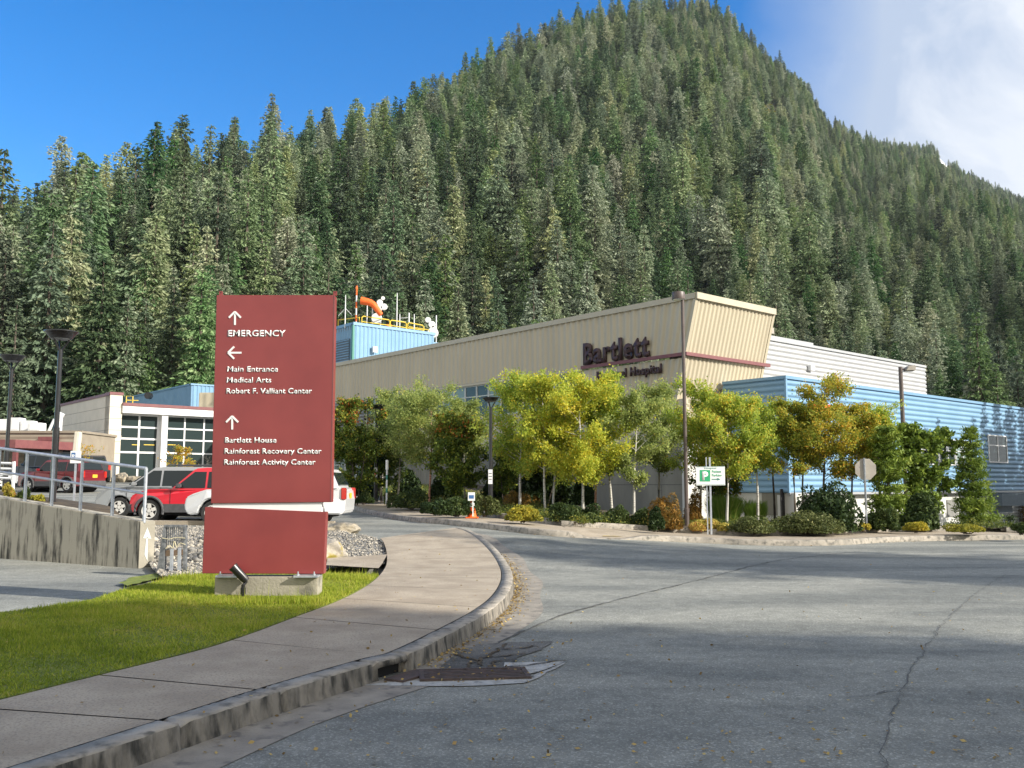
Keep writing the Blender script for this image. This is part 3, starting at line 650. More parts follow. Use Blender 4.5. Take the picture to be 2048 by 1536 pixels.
b.hexa(q, [p + td * .01 for p in q]); b.build('end_face', M['concrete'], wa)
mE = lambda u, z: e0 - td * .004 + tn * (u * th_) + Vector((0, 0, z))
b = MB()
for q in ([(.34, .25), (.56, .12), (.52, .58), (.42, .58)], [(.20, .56), (.76, .54), (.46, .76)]):
    a = [mE(*p) for p in q]; b.hexa(a, [p - td * .003 for p in a])
b.build('painted_arrow', M['frame'], wa)
rl = empty('pipe_railing', WA, 'grey galvanised pipe railing with two rails on top of the retaining wall', 'railing')
wz = lambda t: zA + (zB - zA) * t / wl
def tof(px):
    best = min(range(0, 2001), key=lambda i: abs(pxof(WA + td * (wl * i / 2000) + Vector((0, 0, 1))) - px)); return wl * best / 2000
mid = tn * .1
tp = [tof(x) for x in (286, 216, 152, 94, 40, -16, -75, -140)]
b = MB(); b.tube([td * tp[0] + mid + Vector((0, 0, wz(tp[0]) + 1.0)), td * (tp[-1]) + mid + Vector((0, 0, wz(tp[-1]) + 1.0))], .032, 12); b.build('top_rail', M['galv'], rl, smooth=.6)
b = MB(); b.tube([td * tp[0] + mid + Vector((0, 0, wz(tp[0]) + .52)), td * (tp[-1]) + mid + Vector((0, 0, wz(tp[-1]) + .52))], .026, 10); b.build('middle_rail', M['galv'], rl, smooth=.6)
for t in tp:
    q = td * t + mid; b = MB(); b.tube([q + Vector((0, 0, wz(t) - .03)), q + Vector((0, 0, wz(t) + 1.0))], .032, 12); b.build('post', M['galv'], rl, smooth=.6)
# ledge / flower bed behind the wall
b = MB(); n = 12; V = []; tb0 = tof(190)
for i in range(n + 1):
    t = tb0 + (wl - tb0) * i / n
    for k, (o_, dz) in enumerate(((th_ - .01, -.03), (th_ + .2 + .4 * ss(i / 4), -.03), (th_ + .3 + 1.8 * ss(i / 5), -.05), (th_ + .6 + 2.6 * ss(i / 4), -.5))):
        p = WA + td * t + tn * o_; V.append((p.x, p.y, (wz(t) + dz) if k < 3 else gz(p.x, p.y) - .1))
F = [(4 * i + k, 4 * i + k + 1, 4 * i + 5 + k, 4 * i + 4 + k) for i in range(n) for k in range(3)]
structure(link('flower_bed', npmesh('flower_bed', V, F), None, [M['soil']]))
# ---- steel barricade by the wall end
gb_ = empty('steel_barricade', G(345, 1151, .02), 'weathered steel and timber barricade tied with rope beside the wall end', 'barricade'); gl = gb_.location
GP = lambda x, y, dy=0: P(x, y, gl.y) + Vector((0, dy, 0)) - gl
def bar(name, q, mat, th=.05, dy=0):
    a = [GP(*p, dy) for p in q]; b = MB(); b.hexa(a, [p + Vector((0, th, 0)) for p in a]); return b.build(name, M[mat], gb_, bevel=.004)
bar('side_plate', [(312, 1152), (328, 1152), (331, 1052), (327, 1052)], 'steel', .10)
bar('side_plate', [(366, 1140), (371, 1140), (371, 1052), (366, 1052)], 'steel', .10)
bar('top_bar', [(327, 1055), (371, 1055), (371, 1050), (327, 1050)], 'steel', .11, -.005)
b = MB()
for k in range(8):
    x = 334.5 + k * 4.2; a = [GP(x, 1092, .02), GP(x + 1.8, 1092, .02), GP(x + 1.8, 1055, .02), GP(x, 1055, .02)]; b.hexa(a, [p + Vector((0, .02, 0)) for p in a])
b.build('grille', M['steel'], gb_)
bar('cross_board', [(330, 1113), (368, 1110), (368, 1099), (330, 1101)], 'wood', .03, .02)
bar('leg', [(339, 1150), (345, 1150), (347, 1098), (341, 1098)], 'galv', .05, -.02); bar('leg', [(355, 1148), (361, 1148), (362, 1096), (356, 1096)], 'galv', .05, -.02)
b = MB(); pts = [GP(x, y, -.03 - .02 * math.sin(x)) for x, y in ((325, 1076), (340, 1078), (352, 1075), (372, 1076))]; b.tube(resample(pts, .04), .008, 6)
pts = [GP(x, y, -.035) for x, y in ((333, 1097), (340, 1090), (347, 1096), (350, 1082), (355, 1094), (361, 1086), (372, 1089))]; b.tube(resample(pts, .03), .008, 6)
b.build('rope', M['rope'], gb_)
bar('ground_board', [(350, 1150), (430, 1147), (430, 1144), (350, 1147)], 'wood', .08, .04)
# ---- boulders
def boulder(name, px0, px1, pyt, pyb, label, mat, seed, dep=.7):
    g = G((px0 + px1) / 2, pyb); w_ = (P(px1, pyb, g.y) - P(px0, pyb, g.y)).x; h = (P(px0, pyt, g.y) - P(px0, pyb, g.y)).z
    bm = bmesh.new(); bmesh.ops.create_icosphere(bm, subdivisions=4, radius=1); r_ = random.Random(seed)
    pl = [(Vector((r_.gauss(0, 1), r_.gauss(0, 1), r_.gauss(0, 1))).normalized(), r_.uniform(.62, .9)) for _ in range(14)]
    from mathutils import noise
    for v in bm.verts:
        p = v.co.copy()
        for nn_, d in pl:
            k = p.dot(nn_) - d
            if k > 0: p -= nn_ * k
        p += p.normalized() * noise.noise(p * 3 + Vector((seed, 0, 0))) * .09
        v.co = Vector((p.x * w_ / 1.7, p.y * w_ / 1.7 * dep, p.z * h / 1.55 + h * .42))
    me = bpy.data.meshes.new(name); bm.to_mesh(me); bm.free(); o = link(name, me, None, [M[mat]]); o.location = g + Vector((0, w_ * dep / 2, 0)); return tag(o, label, 'boulder')
boulder('boulder', 640, 717, 1046, 1070, 'flat grey boulder lying at the edge of the gravel behind the white car', 'rock', 3)
boulder('boulder', 612, 690, 1075, 1133, 'pale boulder with yellow moss on top standing behind the red sign', 'moss_rock', 5)
# ---- pedestrian lamps
def ped_lamp(base, h, r_head, label, group='black post lamps with disc heads'):
    e = empty('post_lamp', base, label, 'lamp post', group); k = r_head / .37
    b = MB(); b.tube([(0, 0, 0), (0, 0, h * .45), (0, 0, h * .45 + .02), (0, 0, h - .42 * k)], [.072, .072, .055, .05], 14); b.build('pole', M['black'], e, smooth=.5)
    b = MB(); b.lathe([(.11, -.02), (.11, .05), (.08, .09)], (0, 0, 0), 14)
    for a in range(4): b.lathe([(.014, .0), (.014, .10)], (.12 * math.cos(a * 1.57 + .8), .12 * math.sin(a * 1.57 + .8), 0), 6)
    b.build('base_flange', M['black'], e)
    b = MB(); b.lathe([(.23 * k, h - .17 * k), (.34 * k, h - .03 * k), (.37 * k, h - .02 * k), (.37 * k, h), (.05, h + .02)], (0, 0, 0), 28); b.build('lamp_head', M['black'], e, smooth=.6)
    b = MB(); b.lathe([(.20 * k, h - .19 * k), (.215 * k, h - .165 * k)], (0, 0, 0), 24); b.build('lens', M['steel'], e)
    for a in range(3):
        c, s = math.cos(a * 2.094 + .1), math.sin(a * 2.094 + .1); b = MB(); b.tube([(.03 * c, .03 * s, h - .45 * k), (.22 * k * c, .22 * k * s, h - .13 * k)], .02, 6); b.build('arm', M['black'], e)
    return e
yl = 20.9; zb = P(103, 1017, yl).z; ped_lamp((P(104, 1017, yl).x, yl, zb), P(121, 663, yl).z - zb, .37, 'black post lamp with wide disc head, larger of the two left of the red sign')
yl = 27.5; zb = gz(-14, yl); zt = P(20, 711, yl).z; ped_lamp((P(14, 900, yl).x, yl, zb), zt - zb, .37, 'black post lamp with disc head at the left edge beside the red canopy')
g = G(981, 1027, .27); ped_lamp(g, P(981, 795, g.y).z - g.z, .27, 'black post lamp behind the orange cone with a notice plate on it')
g = G(751, 1002, .27); ped_lamp(g, P(751, 810, g.y).z - g.z, .33, 'black post lamp half hidden in the trees right of the red sign')
def plate(px0, px1, py0, py1, Y, label, bands=()):
    a, c = P(px0, py1, Y), P(px1, py0, Y); b = MB(); b.box(((a.x + c.x) / 2, Y, (a.z + c.z) / 2), (c.x - a.x, .02, c.z - a.z)); o = b.build('notice_plate', M['white']); tag(o, label, 'notice plate')
    for i, (f0, f1, m) in enumerate(bands):
        b = MB(); b.box(((a.x + c.x) / 2, Y - .0125, a.z + (c.z - a.z) * (f0 + f1) / 2), ((c.x - a.x) * .7, .004, (c.z - a.z) * (f1 - f0))); b.build('marking', M[m], o)
    return o
g = G(981, 1027, .27); plate(976.5, 985, 939, 968, g.y - .12, 'white notice plate fixed on the post lamp behind the orange cone', ((.7, .76, 'steel'), (.5, .56, 'steel'), (.3, .36, 'steel')))
g = G(751, 1002, .27); plate(748, 754.5, 935, 954, g.y - .12, 'white notice plate with red band on the lamp beside the white marker post', ((.25, .4, 'red_lens'), (.65, .72, 'steel')))
# tall brown lamps
g = G(1374, 1052, .27); e = empty('street_lamp', g, 'tall brown street lamp with a round head above the parking sign', 'street lamp', 'tall brown street lamps'); h = P(1366, 596, g.y).z - g.z
b = MB(); b.tube([(0, 0, -.1), (0, 0, .55), (0, 0, .56), (0, 0, h)], [.075, .075, .062, .055], 12); b.build('pole', M['brown'], e, smooth=.5)
b = MB(); b.lathe([(.21, -.0), (.215, .02), (.215, .2), (.20, .24), (.02, .25)], (-.13, 0, h - .05), 20); b.build('lamp_head', M['brown'], e, smooth=.6)
b = MB(); b.lathe([(.17, -.02), (.18, -.002)], (-.13, 0, h - .05), 16); b.build('lens', M['frame_white'], e)
b = MB(); b.box((.078, -.01, .5), (.02, .06, .14)); b.build('hand_hole_cover', M['brown'], e)
yl = 35; zb = gz(15, yl) + .1; q = P(1797, 734, yl); e = empty('street_lamp', (q.x + .07, yl, zb), 'tall brown street lamp with a box head in front of the blue wall', 'street lamp', 'tall brown street lamps'); h = q.z - zb
b = MB(); b.tube([(0, 0, 0), (0, 0, h)], [.09, .075], 12); b.build('pole', M['brown'], e, smooth=.5)
b = MB(); b.tube([(0, 0, h - .1), (.16, 0, h - .08)], .035, 8); b.build('arm', M['brown'], e)
b = MB(); b.hexa([(.12, -.15, h - .17), (.52, -.15, h - .16), (.55, -.15, h + .06), (.24, -.15, h + .03)], [(.12, .15, h - .17), (.52, .15, h - .16), (.55, .15, h + .06), (.24, .15, h + .03)]); b.build('lamp_head', M['sign_back'], e, bevel=.03)
# ---- parking sign
g = G(1423, 1062, .27); e = empty('parking_sign', g, 'white and green patient parking sign on a thin post among the shrubs', 'sign'); l = g
b = MB(); b.box((0, .02, 1.0), (.05, .04, 2.2)); b.box((-.10, .035, 1.0), (.03, .03, 2.2)); b.build('post', M['galv'], e)
PSP = lambda x, y: P(x, y, l.y) - l
def pface(name, q, mat, y0, y1, par):
    a = [PSP(*p) + Vector((0, y0, 0)) for p in q]; c = [PSP(*p) + Vector((0, y1, 0)) for p in q]; b = MB(); b.hexa(a, c); return b.build(name, M[mat], par)
board = pface('board', [(1392.5, 971), (1450, 970.5), (1449, 932.5), (1391.5, 933.5)], 'white', -.03, -.005, e)
pface('green_square', [(1399, 963), (1420, 963), (1420, 940), (1399, 940)], 'green', -.033, -.0305, e)
PF = lambda x, y: PSP(x, y) + Vector((0, -.034, 0))
fit_text('P', 'lettering', PF, 1404, 1416, 960.5, 17.5, M['white'], e, .05, .001, extr=.002)
PF2 = lambda x, y: PSP(x, y) + Vector((0, -.031, 0))
fit_text('Patient', 'lettering', PF2, 1423.5, 1442, 945.5, 5, M['green'], e, .02, .001)
fit_text('Parking', 'lettering', PF2, 1423.5, 1443, 953, 5, M['green'], e, .02, .001)
fit_text('Hospital', 'lettering', PF2, 1408, 1432, 938, 3.2, M['dgreen'], e, .01, .001)
b = MB()
for q_ in ([(1423, 959.4), (1436, 959.4), (1436, 957.6), (1423, 957.6)], [(1434, 961), (1441, 958.5), (1434, 956)]):
    a = [PF2(*p) for p in q_]; b.hexa(a, [p + Vector((0, -.003 - .0005 * len(b.f), 0)) for p in a])
b.build('arrow', M['dgreen'], e)
pface('border', [(1393, 934.6), (1448.5, 933.6), (1448.5, 932.9), (1393, 933.9)], 'dgreen', -.033, -.0302, e)
pface('border', [(1394, 970), (1449, 969.6), (1449, 968.9), (1394, 969.3)], 'dgreen', -.033, -.0302, e)
# ---- stop sign seen from behind
g = G(1734, 1058, .27); e = empty('stop_sign', g, 'octagonal road sign seen from its grey back on a steel post', 'road sign'); c = P(1732, 938.5, g.y) - g; r_ = 22.5 * g.y / FPX
b = MB(); oct_ = [(c.x + r_ * math.cos(R(22.5 + 45 * k)), c.z + r_ * math.sin(R(22.5 + 45 * k))) for k in range(8)]
b.hexa([(x, .03, z) for x, z in oct_], [(x, .034, z) for x, z in oct_]); b.build('plate', M['sign_back'], e, bevel=.001)
b = MB(); b.box((-.0, .005, (c.z + r_) / 2), (.055, .03, c.z + r_)); b.build('post', M['galv'], e)
b = MB(); b.box((0, -.014, (c.z + r_) / 2 + .3), (.02, .01, c.z + r_ - .6)); b.build('post_channel', M['steel'], e)
for dz in (-.12, .14):
    b = MB(); b.lathe([(.014, -.03), (.014, -.018)], (0, 0, c.z + dz), 6, 'Y'); b.build('bolt', M['galv'], e)
# ---- cone, stake sign, marker post, parking plate at left
g = G(944, 1036.5, .152); e = empty('traffic_cone', g, 'orange traffic cone with white bands on the far pavement', 'traffic cone')
b = MB(); b.box((0, 0, .02), (.38, .38, .035)); b.build('base', M['orange'], e, bevel=.01)
b = MB(); b.lathe([(.14, .035), (.085, .30), (.03, .72), (.022, .73)], (0, 0, 0), 20); b.build('cone_body', M['orange'], e, smooth=.6)
for z0, z1 in ((.34, .46), (.52, .60)):
    rr = lambda z: .14 - (z - .035) * .163 if z > .3 else .14
    f = lambda z: .085 - (z - .3) * .131 + .003
    b = MB(); b.lathe([(f(z0), z0), (f(z1), z1)], (0, 0, 0), 20, cap=False); b.build('reflective_band', M['white'], e, smooth=.6)
g = G(944, 1034, .27) + Vector((0, .6, 0)); e = empty('yard_sign', g, 'small white and blue sign on a stake just behind the orange cone', 'sign'); q = P(943, 993, g.y) - g
b = MB(); b.box((0, 0, q.z / 2), (.03, .02, q.z)); b.build('stake', M['white'], e)
b = MB(); b.box((q.x, -.02, q.z), (.20, .012, .24)); b.build('board', M['white'], e)
b = MB(); b.box((q.x, -.028, q.z - .01), (.14, .004, .10)); b.build('marking', M['sign_blue'], e)
g = G(773, 1008, .27); e = empty('marker_post', g, 'slim white marker post with a thicker cap near the pavement', 'marker post'); h = P(773, 920, g.y).z - g.z
b = MB(); b.tube([(0, 0, 0), (0, 0, h * .8)], .035, 10); b.build('post', M['white_metal'], e, smooth=.5)
b = MB(); b.tube([(0, 0, h * .78), (0, 0, h)], .055, 12); b.build('cap', M['white'], e, smooth=.5)
b = MB(); b.tube([(0, 0, h * .55), (0, 0, h * .66)], .037, 10); b.build('green_band', M['dgreen'], e); b = MB(); b.tube([(0, 0, h * .25), (0, 0, h * .36)], .037, 10); b.build('green_band', M['dgreen'], e)
yl = 25.5; q = P(151.5, 914, yl); g = Vector((q.x, yl, gz(q.x, yl))); e = empty('parking_sign', g, 'small white parking sign on a post behind the pipe railing', 'sign'); h = q.z - g.z
b = MB(); b.box((0, .02, h / 2), (.05, .03, h)); b.build('post', M['galv'], e)
b = MB(); b.box((.0, -.005, h), (.29, .015, .34)); b.build('board', M['white'], e)
b = MB(); b.box((-.06, -.0145, h + .02), (.11, .003, .2)); b.build('blue_square', M['sign_blue'], e)
text_obj('lettering', 'P', .15, M['white'], e, Matrix.Translation((-.105, -.0175, h - .035)) @ Matrix.Rotation(R(90), 4, 'X'), .001, .004)
# white rail fence at the left edge
yl = 24; e = empty('white_fence', P(0, 960, yl) * 1, 'low white fence of three rails at the left edge of the car park', 'fence'); l = e.location
for y in (927, 938, 949, 957):
    a, c = P(-60, y - 3, yl) - l, P(28, y, yl) - l; b = MB(); b.tube([a, c], .035, 6); b.build('rail', M['white_metal'], e)
for x in (28, -16, -56): a, c = P(x, 923, yl) - l, P(x, 968, yl) - l; c.z = gz(l.x, yl) - l.z; b = MB(); b.tube([a, c], .045, 6); b.build('post', M['white_metal'], e)
# ================================================================== VEHICLES
def car(name, label, loc, head, paint, o):
    """o: L, W, H, belt, cowl, wtop, rtop, tail (x along the car, nose at +x), wheel r, axle xs, hood z, nose z"""
    e = empty(name, loc, label, o.get('cat', 'car'), None, head); Lh, W = o['L'] / 2, o['W'] / 2; r = o['r']; xf, xr = o['ax']
    zb = o.get('sill', .30); belt, belt2 = o['belt']; hx, hz = o['cowl']
    def hw(x, z=.6):
        k = abs(x) / Lh; return W * (1 - .13 * max(0, (k - .62) / .38) ** 2) * (1 - .05 * max(0, (z - .75)))
    def arch(cx): ra = r + .07; return [(cx + ra * math.cos(a), r + ra * math.sin(a)) for a in [math.pi * i / 12 for i in range(13)] if r + ra * math.sin(a) > zb]
    low = [(-Lh + .03, zb + .06), (-Lh + .12, zb)]
    a_r = [p for p in arch(xr)][::-1]; a_f = [p for p in arch(xf)][::-1]
    low += [(a_r[0][0], zb)] + a_r + [(a_r[-1][0], zb)] + [(a_f[0][0], zb)] + a_f + [(a_f[-1][0], zb)] + [(Lh - .15, zb - .02), (Lh - .03, zb + .1), (Lh, o['nose'] - .22), (Lh - .05, o['nose']), (Lh - .25, o['nose'] + .1), ((hx + Lh) / 2, (hz + o['nose']) / 2 + .10), (hx, hz)]
    low += [((hx * .6 + o['tailb'] * .4), belt * .6 + belt2 * .4), (o['tailb'], belt2), (-Lh + .05, belt2 - .06), (-Lh, .72)]
    def side(poly, fn, mat, nm, bev):
        b = MB(); b.hexa([(x, -fn(x, z), z) for x, z in poly], [(x, fn(x, z), z) for x, z in poly]); return b.build(nm, mat, e, bevel=bev)
    body = side(low, hw, paint, 'body', .035)
    cb_ = [(hx - .02, hz - .06), (o['wtop'], o['H'] - .03), (o['wtop'] - .35, o['H']), (o['rtop'] + .25, o['H'] - .01), (o['rtop'], o['H'] - .07), (o['tailb'] + .02, belt2 - .06)]
    cw = lambda x, z: W * (.95 - .20 * max(0, (z - belt) / (o['H'] - belt)))
    side(cb_, cw, paint, 'cabin', .04)
    # side windows
    zt = o['H'] - .13; zbw = belt + .03
    def xfront(z): f = (z - hz) / (o['H'] - .03 - hz); return hx + (o['wtop'] - hx) * f
    def xrear(z): f = (z - belt2) / (o['H'] - .07 - belt2); return o['tailb'] + (o['rtop'] - o['tailb']) * f
    px_ = o['pillars']; edges = [(xfront(zbw) - .16, xfront(zt) - .12)]
    for p in px_: edges += [(p + .035, p + .035), (p - .035, p - .035)]
    edges += [(xrear(zbw) + .22, xrear(zt) + .16)]
    for s in (-1, 1):
        for i in range(0, len(edges), 2):
            (a0, a1), (c0, c1) = edges[i], edges[i + 1]; q = [(a0, zbw), (a1, zt), (c1, zt), (c0, zbw)]
            A = [(x, s * (cw(x, z) - .03), z) for x, z in q]; B = [(x, s * (cw(x, z) + .006), z) for x, z in q]; b = MB(); b.hexa(A, B); b.build('side_window', M['glass_car'], e)
    def glass(nm, x0, z0, x1, z1, sgn):
        q = [(x0, -cw(x0, z0) + .10, z0), (x0, cw(x0, z0) - .10, z0), (x1, cw(x1, z1) - .09, z1), (x1, -cw(x1, z1) + .09, z1)]; b = MB(); b.hexa([(x + sgn * .012, y, z + .012) for x, y, z in q], [(x - sgn * .05, y, z - .02) for x, y, z in q]); b.build(nm, M['glass_car'], e)
    glass('windshield', xfront(hz + .05), hz + .05, xfront(o['H'] - .1), o['H'] - .1, 1); glass('rear_window', xrear(belt2 + .06), belt2 + .06, xrear(o['H'] - .16), o['H'] - .16, -1)
    # wheels
    def wheel(x, s):
        t = bpy.data.objects.new('wheel', None); C.objects.link(t); t.parent = e; t.location = (x, s * (W - .11), r)
        b = MB(); b.lathe([(r * .66, -.1), (r * .93, -.11), (r, -.07), (r, .07), (r * .93, .11), (r * .66, .1)], (0, 0, 0), 28, 'Y', False); b.build('tyre', M['rubber'], t, smooth=.6)
        b = MB(); yo = s * .085
        for k in range(24):
            a0, a1 = 2 * math.pi * k / 24, 2 * math.pi * (k + 1) / 24
            q = [(rr * math.cos(a), yo + s * dy, rr * math.sin(a)) for a in (a0, a1) for rr, dy in ((r * .67, .02), (r * .58, .005))]; b.add(q, [(0, 2, 3, 1)])
        for k in range(5):
            a = 2 * math.pi * k / 5 + .3; d = Vector((math.cos(a), 0, math.sin(a))); n = Vector((-math.sin(a), 0, math.cos(a))); y = Vector((0, yo, 0))
            q = [d * r * .1 + n * .06, d * r * .1 - n * .06, d * r * .64 - n * .05, d * r * .64 + n * .05]; b.hexa([p + y + Vector((0, s * .012, 0)) for p in q], [p + y - Vector((0, s * .02, 0)) for p in q])
        b.lathe([(r * .17, -.02), (r * .17, .02)], (0, yo, 0), 12, 'Y'); b.build('rim', M['rim'], t)
        b = MB(); b.lathe([(r * .66, -.01), (r * .66, .01)], (0, s * .045, 0), 20, 'Y'); b.build('brake_disc', M['dark'], t)
    for x in (xf, xr):
        for s in (-1, 1): wheel(x, s)
    b = MB(); b.box((0, 0, zb + .02), (2 * Lh - .9, 2 * W - .5, .22)); b.build('underbody', M['dark'], e)
    for x in (xf, xr): b = MB(); b.lathe([(r + .06, -W + .26), (r + .06, W - .26)], (x, 0, r), 20, 'Y'); b.build('wheel_well', M['dark'], e)
    if o.get('clad'):
        for x in (xf, xr):
            for s in (-1, 1):
                pts = [(x + (r + .085) * math.cos(a), s * (hw(x) + .012), r + (r + .085) * math.sin(a)) for a in [math.pi * (-.08 + 1.16 * i / 14) for i in range(15)]]; b = MB(); b.tube(pts, .045, 6); b.build('wheel_arch_trim', M['plastic'], e)
        for s in (-1, 1): b = MB(); b.box(((xf + xr) / 2, s * (W - .005), zb + .13), (xf - xr - 2 * r - .12, .05, .26)); b.build('sill_trim', M['plastic'], e)
        for x in (Lh - .12, -Lh + .10): b = MB(); b.box((x, 0, zb + .14), (.30, 2 * hw(x) - .02, .30)); b.build('bumper', M['plastic'], e, bevel=.04)
    for s in (-1, 1):
        y = hw(Lh - .12); b = MB(); b.hexa([(Lh - .02, s * (y - .38), o['nose'] - .14), (Lh - .02, s * (y - .38), o['nose'] - .0), (Lh - .42, s * (y + .008), o['nose'] + .06), (Lh - .30, s * (y + .008), o['nose'] - .12)],
            [(Lh - .1, s * (y - .38), o['nose'] - .14), (Lh - .1, s * (y - .38), o['nose'] - .0), (Lh - .46, s * (y - .06), o['nose'] + .05), (Lh - .36, s * (y - .06), o['nose'] - .12)]); b.build('headlight', M['clear_lens'], e)
        y = hw(-Lh + .1); b = MB(); b.box((-Lh + .06, s * (y - .06), belt2 - .18), (.14, .16, .34)); b.build('tail_light', M['red_lens'], e, bevel=.02)
        b = MB(); b.box((xfront(zbw) - .32, s * (W + .07), zbw + .07), (.14, .2, .14)); b.build('mirror', M[o.get('mir', 'plastic')] if o.get('mir') else paint, e, bevel=.03)
        prev = None
        for p in [xfront(zbw) - .05] + px_[:2]:
            b = MB(); b.box((p, s * (hw(p) + .001), (zb + belt) / 2 + .1), (.012, .012, belt - zb - .25)); b.build('door_seam', M['dark'], e)
        for p in px_[:2]: b = MB(); b.box((p + .17, s * (hw(p) + .014), belt - .11), (.17, .03, .03)); b.build('door_handle', paint, e)
    b = MB(); b.box((-Lh - .004, 0, .82), (.012, .32, .16)); b.build('number_plate', M['amber'], e)
    if o.get('rack'):
        for s in (-1, 1): b = MB(); b.tube([(o['wtop'] - .35, s * W * .62, o['H'] + .01), (o['wtop'] - .45, s * W * .62, o['H'] + .06), (o['rtop'] + .45, s * W * .62, o['H'] + .06), (o['rtop'] + .3, s * W * .62, o['H'])], .022, 6); b.build('roof_rail', M['plastic'], e)
    return e
def paint(name, c, met=0): return pm(name, c, tuple(min(1, x * 1.04) for x in c), 30, .28, met, coat=.8)
pr_red, pr_dred, pr_silver, pr_white, pr_navy, pr_black = paint('red_paint', (.60, .012, .03)), paint('dark_red_paint', (.20, .012, .02), .2), paint('silver_paint', (.36, .37, .38), .4), paint('white_paint', (.68, .69, .70)), paint('navy_paint', (.02, .035, .06), .3), paint('black_car_paint', (.02, .02, .025))
SUV = dict(L=4.35, W=1.80, H=1.68, belt=(1.02, 1.04), cowl=(.95, 1.02), wtop=(.18), rtop=-1.75, tailb=-2.02, r=.35, ax=(1.50, -1.28), nose=.80, pillars=[-.22, -1.15], clad=1, mir='plastic', cat='car')
VAN = dict(L=4.8, W=1.92, H=1.70, belt=(1.02, 1.05), cowl=(1.35, 1.04), wtop=.45, rtop=-2.05, tailb=-2.25, r=.33, ax=(1.52, -1.40), nose=.76, pillars=[.15, -.95], rack=1)
WSUV = dict(L=4.6, W=1.84, H=1.64, belt=(1.0, 1.06), cowl=(1.0, 1.03), wtop=.2, rtop=-1.85, tailb=-2.15, r=.34, ax=(1.45, -1.30), nose=.78, pillars=[-.15, -1.15])
JEEP = dict(L=4.45, W=1.78, H=1.68, belt=(1.05, 1.08), cowl=(1.0, 1.06), wtop=.42, rtop=-1.9, tailb=-2.08, r=.35, ax=(1.38, -1.26), nose=.88, pillars=[-.1, -1.1], clad=1, rack=1)
PICK = dict(L=5.2, W=1.9, H=1.78, belt=(1.1, 1.12), cowl=(1.2, 1.1), wtop=.6, rtop=-.75, tailb=-.9, r=.38, ax=(1.7, -1.6), nose=.95, pillars=[-.1], cat='pickup truck')
SED = dict(L=4.5, W=1.76, H=1.45, belt=(.92, .95), cowl=(1.0, .93), wtop=.3, rtop=-1.2, tailb=-1.75, r=.31, ax=(1.35, -1.3), nose=.70, pillars=[-.2, -1.0])
def at_nose(px, Y, L): X = ray(px, 1000)[0] * (Y - .9); return Vector((X + L / 2, Y, gz(X + L / 2, Y)))
q = at_nose(366, 27.3, 4.6); car('parked_car', 'white car parked nearest, mostly hidden behind the red sign', q, math.pi, pr_white, WSUV)
q = at_nose(255, 29.6, 4.35); q.z = .46; car('parked_car', 'bright red compact car with grey wheel arches between the white and silver cars', q, math.pi, pr_red, SUV)
q = at_nose(188, 32.4, 4.8); q.z = .52; car('parked_van', 'silver minivan parked beyond the bright red car', q, math.pi, pr_silver, dict(VAN, cat='minivan'))
q = P(122, 985, 49); car('parked_car', 'dark red boxy car with amber plate seen from behind near the black post lamp', (q.x, q.y, gz(q.x, q.y)), R(160), pr_dred, JEEP)
q = P(86, 960, 54.5); car('parked_car', 'navy blue car parked just beyond the dark red car', (q.x, q.y, gz(q.x, q.y) + .15), R(163), pr_navy, dict(JEEP, H=1.8, clad=0))
q = P(182, 960, 61); car('pickup_truck', 'black pickup truck with low tailgate beyond the dark red car', (q.x, q.y, gz(q.x, q.y)), R(120), pr_black, PICK)
q = P(44, 960, 53); car('parked_car', 'pale silver car whose bonnet shows left of the navy car', (q.x - 1.6, q.y - 1.5, gz(q.x, q.y)), R(20), paint('pale_silver_paint', (.5, .52, .54), .3), SED)
# ================================================================== BUILDINGS
DL, DR = Vector((-.652, .758, 0)).normalized(), Vector((.758, .652, 0)).normalized()
def corr_v(name, org, d, out, s0, s1, zlo, zhi, pitch, depth, mat, parent, shear=None, bs0=None):
    """sheet of vertical ribs: along d from s0 to s1; shear(z) moves a row outward"""
    n = int((s1 - s0) / pitch); V, F = [], []; zs = (zlo, (zlo + zhi) / 2, zhi)
    prof = [(0, 0), (.42, 0), (.52, 1), (.90, 1)]
    cols = [(s0 + (i + a) * pitch, k * depth) for i in range(n) for a, k in prof] + [(s1, 0)]
    for z in zs:
        sh = shear(z) if shear else Vector((0, 0, 0))
        for s, o in cols:
            p = org + d * s + out * o + sh; V.append((p.x, p.y, z))
    m = len(cols); F = [(r * m + i, r * m + i + 1, (r + 1) * m + i + 1, (r + 1) * m + i) for r in range(2) for i in range(m - 1)]
    me = npmesh(name, V, F); o = link(name, me, parent, [mat]); return o
def corr_h(name, org, d, out, s0, s1, zlo, zhi, pitch, depth, mat, parent, step=0):
    n = int(round((zhi - zlo) / pitch)); V, F = [], []; rows = []
    for i in range(n):
        for a, k in ((0, 0), (.12, 1), (.62, 1), (.74, 0)): rows.append((zlo + (i + a) * (zhi - zlo) / n, k * depth))
    rows.append((zhi, 0)); ns = 2
    for z, o in rows:
        for s in (s0, s1): p = org + d * s + out * o; V.append((p.x, p.y, z))
    F = [(2 * r, 2 * r + 1, 2 * r + 3, 2 * r + 2) for r in range(len(rows) - 1)]
    return link(name, npmesh(name, V, F), parent, [mat])
def slab(name, org, d, out, s0, s1, z0, z1, o0, o1, mat, parent, bevel=0):
    b = MB(); A = [org + d * s + out * o0 for s in (s0, s1)]; B = [org + d * s + out * o1 for s in (s0, s1)]
    b.prism([A[0], A[1], B[1], B[0]], z0, z1); return b.build(name, M[mat], parent, bevel=bevel)
def solve_s(org, d, px, py=760):
    a = ray(px, py)[0]; return (a * org.y - org.x) / (d.x - a * d.y)
hosp = empty('hospital_building', (0, 0, 0), 'large hospital building with tan, blue and silver metal siding behind the trees', 'building')
